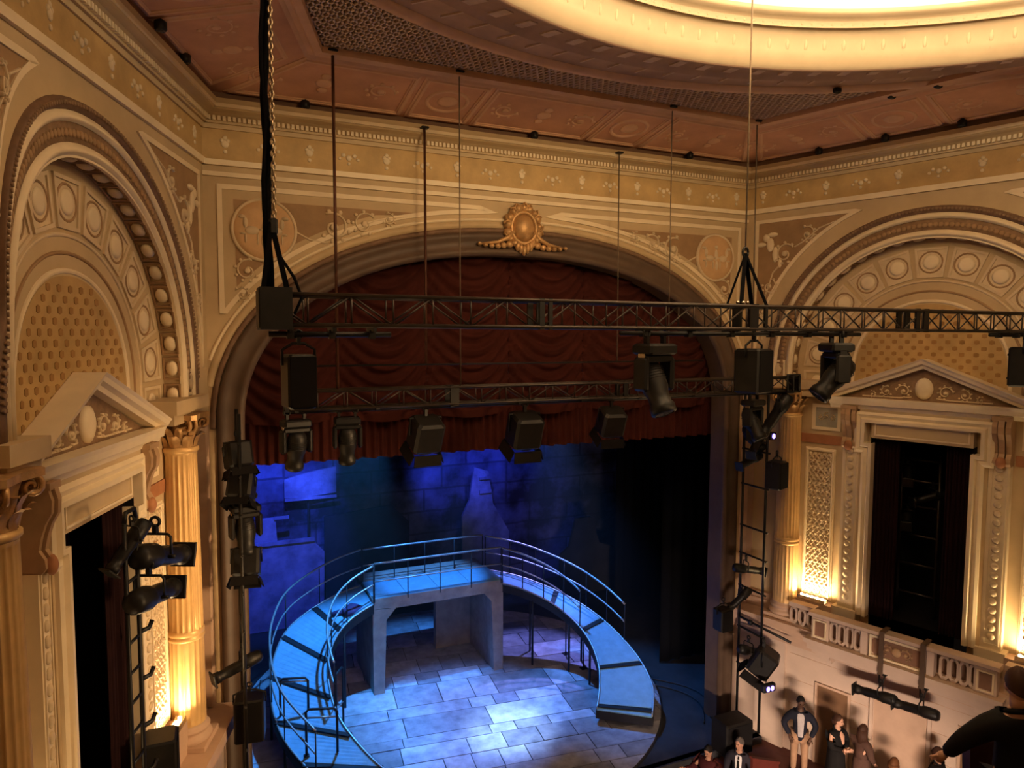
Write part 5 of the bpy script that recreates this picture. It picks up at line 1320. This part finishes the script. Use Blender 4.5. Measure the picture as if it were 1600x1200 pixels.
# ================================================================ house beside the stage
fn = FR.fn
pf = MB(); pf.prism([(.6, -6.3), (SEND, -6.3), (SEND, -5.1), (.6, -5.1)], .06, 1.75, fn)
plat = FR.place(pf.build('floor_side', 'housefloor', kind='structure'))
par = MB(); par.prism([(.55, -6.25), (8.0, -6.25), (8.0, -5.1), (.55, -5.1)], 1.76, 1.9, fn); q = FR.place(par.build('trim_4', 'maroon', kind='structure'))
for k, (s0, s1, z1) in enumerate(((2.26, 3.06, -3.07), (5.36, 6.1, -2.86))):
    d = MB(); d.prism([(s0, -5.1), (s1, -5.1), (s1, z1), (s0, z1)], .08, .10, fn); dr_ = FR.place(d.build('door_%d' % (k + 1), 'doorbrown', kind='structure'))
    MB().sweep([(s0, -5.1), (s0, z1), (s1, z1), (s1, -5.1)], fillet(.06, .03, .10), fn).build('door_frame', 'stone2', dr_)
    MB().ball(fn(s1 - .1, -4.2, .14), .03, 8, 5).build('door_knob', 'steel', dr_)
big = MB(); big.prism([(3.62, -5.1), (4.72, -5.1), (4.72, -2.95), (3.62, -2.95)], .08, .10, fn); bg = FR.place(big.build('trim_5', 'stone2', kind='structure'))
MB().sweep([(3.56, -5.1), (3.56, -2.88), (4.78, -2.88), (4.78, -5.1)], fillet(.07, .06, .08), fn).build('panel_frame', 'stone', bg)
bx = empty('stage_corner_box', (5.35, -1.15, -4.92)); tag(bx, 'big black speaker box at the stage corner before the pinkish wall', 'speaker')
MB().bbox((5.35, -1.2, -4.50), (.85, .60, .84), .04).build('cabinet', 'black', bx, bx.location); MB().bbox((5.35, -1.51, -4.50), (.76, .012, .74), .004).build('grille', 'void', bx, bx.location)
mp_ = empty('maroon_screen', (5.55, -2.15, -6.2)); tag(mp_, 'low maroon partition behind the person in a dark suit', 'partition')
m = MB(); m.prism([(5.12, -6.2), (5.95, -6.2), (5.95, -4.83), (5.12, -4.52)], 2.10, 2.18, lambda a, b_, o: (a, -o, b_)); m.build('panel', 'maroon', mp_, mp_.location)
m = MB(); m.bar((5.10, -2.14, -4.52), (5.97, -2.14, -4.84), .12, .05); m.build('cap_rail', 'maroon', mp_, mp_.location)

# ================================================================ people
SK = {}
def skin_mat(nm, c): SK[nm] = mat(nm, c, .55, var=.06, scale=5); M[nm] = SK[nm]
skin_mat('skin_light', (.50, .28, .19)); skin_mat('skin_dark', (.07, .035, .022)); skin_mat('skin_mid', (.38, .20, .13))
for nm, c in (('navy', (.012, .013, .022)), ('shirtgrey', (.36, .33, .33)), ('khaki', (.30, .18, .11)), ('blackwool', (.008, .007, .007)), ('white_shirt', (.60, .58, .60)), ('hair_brown', (.045, .020, .012)), ('hair_dark', (.010, .008, .007)), ('hair_auburn', (.11, .045, .018)),
              ('brown_dress', (.075, .040, .030)), ('orange_knit', (.30, .10, .035)), ('wine_top', (.055, .012, .014)), ('paper', (.60, .56, .45)), ('charcoal', (.022, .020, .028)), ('leather', (.015, .010, .008)), ('grey_hair', (.09, .075, .065))): M[nm] = mat(nm, c, .85 if 'hair' not in nm else .6, var=.15, scale=7, spec=.15)

def skinned(chains, nm, m, parent, level=1):
    # chains: lists of (point, radius) sharing points where limbs join; grown as one surface
    vid = {}; vs = []; rs = []; es = []
    def v(p, r):
        k = tuple(round(c, 4) for c in p)
        if k not in vid: vid[k] = len(vs); vs.append(p); rs.append(r)
        return vid[k]
    for ch in chains:
        ids = [v(p, r) for p, r in ch]
        es += [(a, b) for a, b in zip(ids[:-1], ids[1:]) if a != b]
    me = bpy.data.meshes.new(nm); me.from_pydata(vs, es, []); me.update()
    o = bpy.data.objects.new(nm, me); col.objects.link(o)
    md = o.modifiers.new('s', 'SKIN'); md.use_smooth_shade = True
    for i, sv in enumerate(me.skin_vertices[0].data):
        sv.radius = (rs[i], rs[i]); sv.use_root = (i == 0)
    sd = o.modifiers.new('u', 'SUBSURF'); sd.levels = level; sd.render_levels = level
    dg = bpy.context.evaluated_depsgraph_get(); dg.update()
    m2 = bpy.data.meshes.new_from_object(o.evaluated_get(dg)); m2.name = nm
    bpy.data.objects.remove(o); bpy.data.meshes.remove(me)
    m2.materials.clear(); m2.materials.append(M[m])
    return m2
def add_to(me, mb):
    # join loose builder geometry into a grown body
    import bmesh
    bm = bmesh.new(); bm.from_mesh(me)
    off = [bm.verts.new(p) for p in mb.v]; bm.verts.ensure_lookup_table()
    for f, s in zip(mb.f, mb.s):
        try: bm.faces.new([off[i] for i in f]).smooth = s
        except ValueError: pass
    bm.to_mesh(me); bm.free()
def link(me, nm, parent):
    o = bpy.data.objects.new(nm, me); col.objects.link(o); o.parent = parent; return o

def person(loc, face, H, lab, skin='skin_light', top='navy', bottom='khaki', hair='hair_dark', hair_len=0.0, shirt=None, tie=None, dress=False, arms=None, sit=False, head=(0, 0), vneck=False, stride=.0):
    # face = direction looked at (radians, world); x forward, y to the figure's left, z up; u = height scale
    t = empty('person', loc, face); tag(t, lab, 'person')
    u = H / 1.75
    P = lambda x, y, z: Vector((x * u, y * u, z * u))
    hz_ = .92 if not sit else .50
    pel, waist, chest, neck = P(0, 0, hz_), P(0, 0, hz_ + .17), P(.01, 0, hz_ + .36), P(0, 0, hz_ + .53)
    hb = P(.015 + .03 * math.sin(head[1]), 0, hz_ + .63); 
    A = arms or {}
    body = [[(pel, .115 * u), (waist, .105 * u), (chest, .125 * u), (neck, .058 * u), (hb, .055 * u)]]
    ctop = P(0, 0, hz_ + .43)
    coat = [[(P(0, 0, hz_ - (.14 if not dress and not sit else .04)), .168 * u), (pel, .160 * u), (waist, .150 * u), (chest, .165 * u), (ctop, .14 * u), (P(0, 0, hz_ + .50), .085 * u)]]
    legs = []; hands = MB(); shoes = MB()
    for sd in (1, -1):
        sh = P(0, .175 * sd, hz_ + .455)
        el, wr, fd = A.get(sd, (P(-.03, .25 * sd, hz_ + .20), P(.06, .25 * sd, hz_ - .03), P(.02, 0, -1))) if not isinstance(A.get(sd), tuple) else (P(*A[sd][0]), P(*A[sd][1]), Vector(A[sd][2]))
        body.append([(chest, .125 * u), (sh, .045 * u), (el, .036 * u), (wr, .027 * u)])
        coat.append([(ctop, .14 * u), (sh, .098 * u), (el, .074 * u), (wr.lerp(el, .06), .052 * u)])
        # hand: palm, four fingers of unequal length and a thumb from the side of the palm
        d = fd.normalized(); sx = d.cross(Vector((1, 0, .2))).normalized(); nn = sx.cross(d)
        pc = wr + d * .05 * u
        hands.tube([wr - d * .01 * u, pc, wr + d * .095 * u], [.026 * u, .036 * u, .034 * u], 8)
        for k, L in enumerate((.068, .078, .072, .055)):
            b0 = wr + d * .09 * u + sx * (k - 1.5) * .018 * u
            hands.tube([b0, b0 + d * L * .5 * u + nn * .006 * u, b0 + d * L * .85 * u + nn * .03 * u], [.0095 * u, .0085 * u, .006 * u], 6)
        tb = wr + d * .035 * u - sx * .032 * u * 1
        hands.tube([tb, tb + (d * .03 - sx * .028) * u, tb + (d * .062 - sx * .030 + nn * .01) * u], [.012 * u, .0105 * u, .007 * u], 6)
        hip = P(0, .095 * sd, hz_ - .04)
        if sit: kn, an = P(.42, .13 * sd, .50), P(.40, .13 * sd, .09)
        else: kn, an = P(.02 + stride * sd, .105 * sd, .49), P(-.01 + stride * sd * .6, .11 * sd, .09)
        body.append([(pel, .115 * u), (hip, .085 * u), (kn, .055 * u), (an, .038 * u)])
        legs.append([(pel, .135 * u), (hip, .105 * u), (kn, .078 * u), (an.lerp(kn, .06), .064 * u)])
        shoes.ball(an + P(.06, 0, -.045), (.135 * u, .05 * u, .05 * u), 12, 6)
    bme = skinned(body, 'body', skin, t)
    # head with brow, nose, lips, chin and ears
    hc = P(.02, 0, hz_ + .715); Th = Matrix.Translation(hc) @ Matrix.Rotation(head[0], 4, 'Z') @ Matrix.Rotation(head[1], 4, 'Y')
    hm = MB(); nu, nv = 20, 14; vs = []
    for i in range(nv + 1):
        th = PI * i / nv
        for k in range(nu):
            a = 2 * PI * k / nu; x, y, z = math.sin(th) * math.cos(a), math.sin(th) * math.sin(a), math.cos(th)
            w = 1 - .28 * max(0, -z) ** 1.3; dx = .100 * x * (1 - .10 * max(0, -z)) - (.02 if x < 0 and z < -.3 else 0) * 0
            px, py, pz = dx + (.012 if x > .4 and z < -.5 else 0), .076 * y * w, .122 * z
            if x > .9 and abs(z) < .2: px -= .006
            vs.append(Th @ P(px, py, pz))
    hm.add(vs, [(i * nu + k, i * nu + (k + 1) % nu, (i + 1) * nu + (k + 1) % nu, (i + 1) * nu + k) for i in range(nv) for k in range(nu)], True)
    hm.add([Th @ P(*p) for p in ((.092, 0, .02), (.088, .016, -.035), (.088, -.016, -.035), (.128, 0, -.03), (.095, 0, -.045))], [(0, 1, 3), (0, 3, 2), (1, 4, 3), (2, 3, 4)])
    for sd in (1, -1): hm.ball(Th @ P(-.005, .077 * sd, -.01), (.022 * u, .010 * u, .034 * u), 8, 5)
    hm.tube([Th @ P(.085, -.026, -.067), Th @ P(.100, 0, -.064), Th @ P(.085, .026, -.067)], .007 * u, 6)
    hm.tube([Th @ P(-.01, 0, -.06), P(0, 0, hz_ + .55)], [.058 * u, .060 * u], 10)
    add_to(bme, hm); add_to(bme, hands)
    link(bme, 'body', t)
    for sd in (1, -1): MB().ball(Th @ P(.086, .032 * sd, .012), (.010 * u, .014 * u, .009 * u), 8, 5).build('eye', 'leather', t)
    # hair: a cap over skull and nape, with length
    hh = MB(); vs = []; nu, nv = 22, 9
    for i in range(nv + 1):
        for k in range(nu):
            a = 2 * PI * k / nu - PI; lim = 1.15 + .75 * (1 - math.cos(a)) / 2 * 1.05 if True else 0
            th = lim * i / nv * (1.0 if abs(a) > .7 else .80)
            n_ = 1.09 + .03 * math.sin(5 * a + 3 * th)
            vs.append(Th @ P(.104 * n_ * math.sin(th) * math.cos(a) - .006, .080 * n_ * math.sin(th) * math.sin(a), .126 * n_ * math.cos(th)))
    hh.add(vs, [(i * nu + k, i * nu + (k + 1) % nu, (i + 1) * nu + (k + 1) % nu, (i + 1) * nu + k) for i in range(nv) for k in range(nu)], True)
    if hair_len:
        for k in range(-4, 5):
            a = PI + k * .33; r0 = .095
            p0 = Th @ P(r0 * math.cos(a), .08 * math.sin(a), .02)
            hh.tube([p0, p0 + P(-.01, .0, -.5 * hair_len), p0 + P(-.015, .0, -hair_len)], [.034 * u, .036 * u, .016 * u], 7)
    hh.build('hair', hair, t)
    link(skinned(coat, 'jacket' if not dress else 'bodice', top, t), 'jacket' if not dress else 'bodice', t)
    if dress:
        d_ = MB(); d_.lathe([(.155 * u, (hz_ + .14) * u), (.175 * u, hz_ * u), (.19 * u, (hz_ - .25) * u), (.21 * u, .45 * u), (.235 * u, .12 * u), (.20 * u, .12 * u)], 20, Matrix.Scale(1, 4), lambda a, z: 1 + .05 * math.sin(7 * a)); d_.build('skirt', top if bottom is None else bottom, t)
    else: link(skinned(legs, 'trousers', bottom, t), 'trousers', t)
    shoes.build('shoes', 'leather', t)
    cl = MB(); cl.tube([P(.055 + .075 * math.cos(a) - .05, .078 * math.sin(a), hz_ + .535 - .035 * math.cos(a)) for a in [R(25 + 310 * k / 14) for k in range(15)]], .020 * u, 6); cl.build('collar', top, t)
    front = lambda yz, x0, pts: None
    if shirt or vneck:
        m_ = shirt if shirt else skin
        w0, zb = (.070, hz_ + .02) if shirt else (.060, hz_ + .26)
        s_ = MB(); rows = [(hz_ + .50, .055, .085), (hz_ + .42, w0, .150), (hz_ + .30, w0 * .9 if shirt else .035, .178), (zb, w0 * .7 if shirt else .006, .166)]
        vs = []
        for z, w, x in rows: vs += [P(x - .012, -w, z), P(x + .004, -w * .4, z), P(x + .004, w * .4, z), P(x - .012, w, z)]
        s_.add(vs, [(r * 4 + c, r * 4 + c + 1, r * 4 + c + 5, r * 4 + c + 4) for r in range(3) for c in range(3)], True)
        s_.build('shirt_front' if shirt else 'neckline', m_, t)
    if tie:
        k = MB(); k.add([P(.115, -.018, hz_ + .48), P(.115, .018, hz_ + .48), P(.165, .022, hz_ + .40), P(.165, -.022, hz_ + .40), P(.195, .030, hz_ + .25), P(.195, -.030, hz_ + .25), P(.185, .0, hz_ + .08)], [(0, 1, 2, 3), (3, 2, 4, 5), (5, 4, 6)], False); k.build('necktie', tie, t)
    return t
def toward_cam(p): return math.atan2(-14.3 - p[1], -6.65 - p[0])
ft = -5.1
def on_side(s, off): q = FR.world(s, 0, off); return (q.x, q.y, ft)
p = on_side(2.26, .92)
person(p, toward_cam(p) + .1, 1.98, 'person in a dark jacket and pale trousers standing before the side wall, hands in pockets', 'skin_dark', 'navy', 'khaki', 'hair_dark', shirt='shirtgrey', head=(.2, .28), arms={1: ((-.06, .33, 1.10), (.08, .20, .90), (.4, -.3, -1)), -1: ((-.06, -.33, 1.10), (.08, -.20, .90), (.4, .3, -1))})
p = on_side(3.14, .95)
person(p, toward_cam(p) + .9, 1.90, 'person in a long black dress with a low neckline, arms folded, before the brown door', 'skin_light', 'blackwool', None, 'hair_brown', hair_len=.10, dress=True, vneck=True, head=(.3, .05), arms={1: ((.05, .24, 1.14), (.22, .02, 1.10), (.3, -1, 0)), -1: ((.05, -.24, 1.12), (.21, .02, 1.06), (.5, 1, .1))})
p = on_side(3.66, .85)
person(p, toward_cam(p) + 2.4, 1.84, 'person with long brown hair turned away, beside the person in the black dress', 'skin_light', 'brown_dress', None, 'hair_brown', hair_len=.34, dress=True, head=(.1, 0), arms={1: ((.08, .24, 1.14), (.28, .10, 1.12), (1, -.2, .1)), -1: ((0, -.24, 1.14), (.16, -.18, .96), (.6, .2, -.6))})
p = on_side(4.40, 1.05)
person(p, toward_cam(p) + 2.7, 1.95, 'seated person with auburn hair and an orange knit top, seen from behind', 'skin_light', 'orange_knit', 'charcoal', 'hair_auburn', hair_len=.12, sit=True)
st_ = empty('house_chair', (p[0], p[1], ft)); st_.rotation_euler = (0, 0, toward_cam(p) + 2.7); tag(st_, 'low maroon chair under the seated person in orange', 'chair')
MB().bbox((.08, 0, .44), (.5, .5, .08), .02).build('seat', 'maroon', st_); MB().bbox((-.24, 0, .66), (.06, .48, .45), .02).build('backrest', 'maroon', st_)
for a in (-.14, .3):
    for b_ in (-.22, .22): MB().bar((a, b_, 0), (a, b_, .42), .04).build('leg', 'black', st_)
p = on_side(5.1, .62)
person(p, toward_cam(p) + 1.2, 1.88, 'person in black with dark brown hair standing before the far brown door', 'skin_light', 'blackwool', 'charcoal', 'hair_brown', hair_len=.06, head=(.2, 0))
p = (5.0, -1.85, -6.15)
person(p, toward_cam(p) - .1, 2.0, 'bald person in a dark suit, white shirt and tie, by the low maroon partition', 'skin_mid', 'charcoal', 'charcoal', 'grey_hair', shirt='white_shirt', tie='blackwool', head=(-.5, 0))
p = (4.15, -1.75, -6.15)
person(p, toward_cam(p) - .5, 1.96, 'person in a wine red top with one hand raised, at the foot of the stage', 'skin_mid', 'wine_top', 'charcoal', 'hair_dark', head=(0, .3), arms={1: ((.12, .28, 1.16), (.34, .30, 1.24), (.8, .2, .5)), -1: ((.16, -.30, 1.18), (.40, -.34, 1.26), (.9, -.3, .5))})
# closer person on the balcony below the camera
bal_f = MB(); bal_f.box(-.9, 3.5, -13.4, -10.2, .60, .72); bal_f = bal_f.build('floor_balcony', 'housefloor', kind='structure')
M['parapet'] = mat('dark_parapet', (.030, .010, .009), .6, var=.2, scale=4)
pp = empty('balcony_parapet', (.9, -10.3, .72)); tag(pp, 'dark red balcony parapet below the person in the black jacket', 'parapet')
pr_ = MB(); pr_.bar((.32, -10.05, .98), (2.6, -11.0, 1.10), .12, .95); pr_.build('panel', 'parapet', pp, pp.location)
pr_ = MB(); pr_.tube([(.30, -10.05, 1.48), (2.6, -11.0, 1.60)], .05, 8); pr_.build('cap_rail', 'parapet', pp, pp.location)
p = (-.50, -10.95, .72)
person(p, math.atan2(14, 6), 2.02, 'person in a black jacket seen from behind at the balcony parapet, closest to the camera', 'skin_light', 'blackwool', 'charcoal', 'hair_brown', hair_len=.0, head=(-.3, .1), arms={1: ((.10, .34, 1.18), (.25, .36, .98), (.6, .1, -.7)), -1: ((.02, -.30, 1.14), (.20, -.24, 1.0), (.8, .3, -.2))})
pg = empty('programme', (-.28, -11.15, 1.9)); tag(pg, 'cream printed programme held at the balcony by the closest person', 'booklet')
for k, (a, b_) in enumerate(((-.35, 0), (.35, 0))):
    m = MB(); m.add([(0, 0, 0), (.14, .10 * a / .35, .05), (.14, .10 * a / .35, .27), (0, 0, .22), (0, .006, 0), (.14, .006 + .10 * a / .35, .05), (.14, .006 + .10 * a / .35, .27), (0, .006, .22)], [(0, 1, 2, 3), (7, 6, 5, 4), (0, 4, 5, 1), (1, 5, 6, 2), (2, 6, 7, 3), (3, 7, 4, 0)]); m.build('page', 'paper', pg)

# ================================================================ haze in the stage house
hz = bpy.data.materials.new('stage_haze'); hz.use_nodes = True; nt = hz.node_tree
nt.nodes.remove(nt.nodes['Principled BSDF'])
vs_ = nt.nodes.new('ShaderNodeVolumeScatter'); vs_.inputs['Density'].default_value = 0.0045; vs_.inputs['Anisotropy'].default_value = .2; vs_.inputs['Color'].default_value = (1, 1, 1, 1)
nt.links.new(vs_.outputs[0], nt.nodes['Material Output'].inputs['Volume']); M['haze'] = hz
h = MB(); h.box(-6.2, 7.8, 2.2, 11.4, -4.6, 4.3); ho = h.build('stage_haze', 'haze', kind='stuff'); ho['label'] = 'thin blue lit haze hanging over the ramps and bridge'; ho['category'] = 'haze'

# ================================================================ to metres
done = set()
for o in list(bpy.data.objects):
    o.location = o.location * S
    if o.type == 'MESH' and o.data.name not in done:
        done.add(o.data.name); o.data.transform(Matrix.Scale(S, 4))
    elif o.type == 'LIGHT':
        l = o.data
        if l.type == 'AREA' and l.name not in done: done.add(l.name); l.size *= S; l.size_y *= S
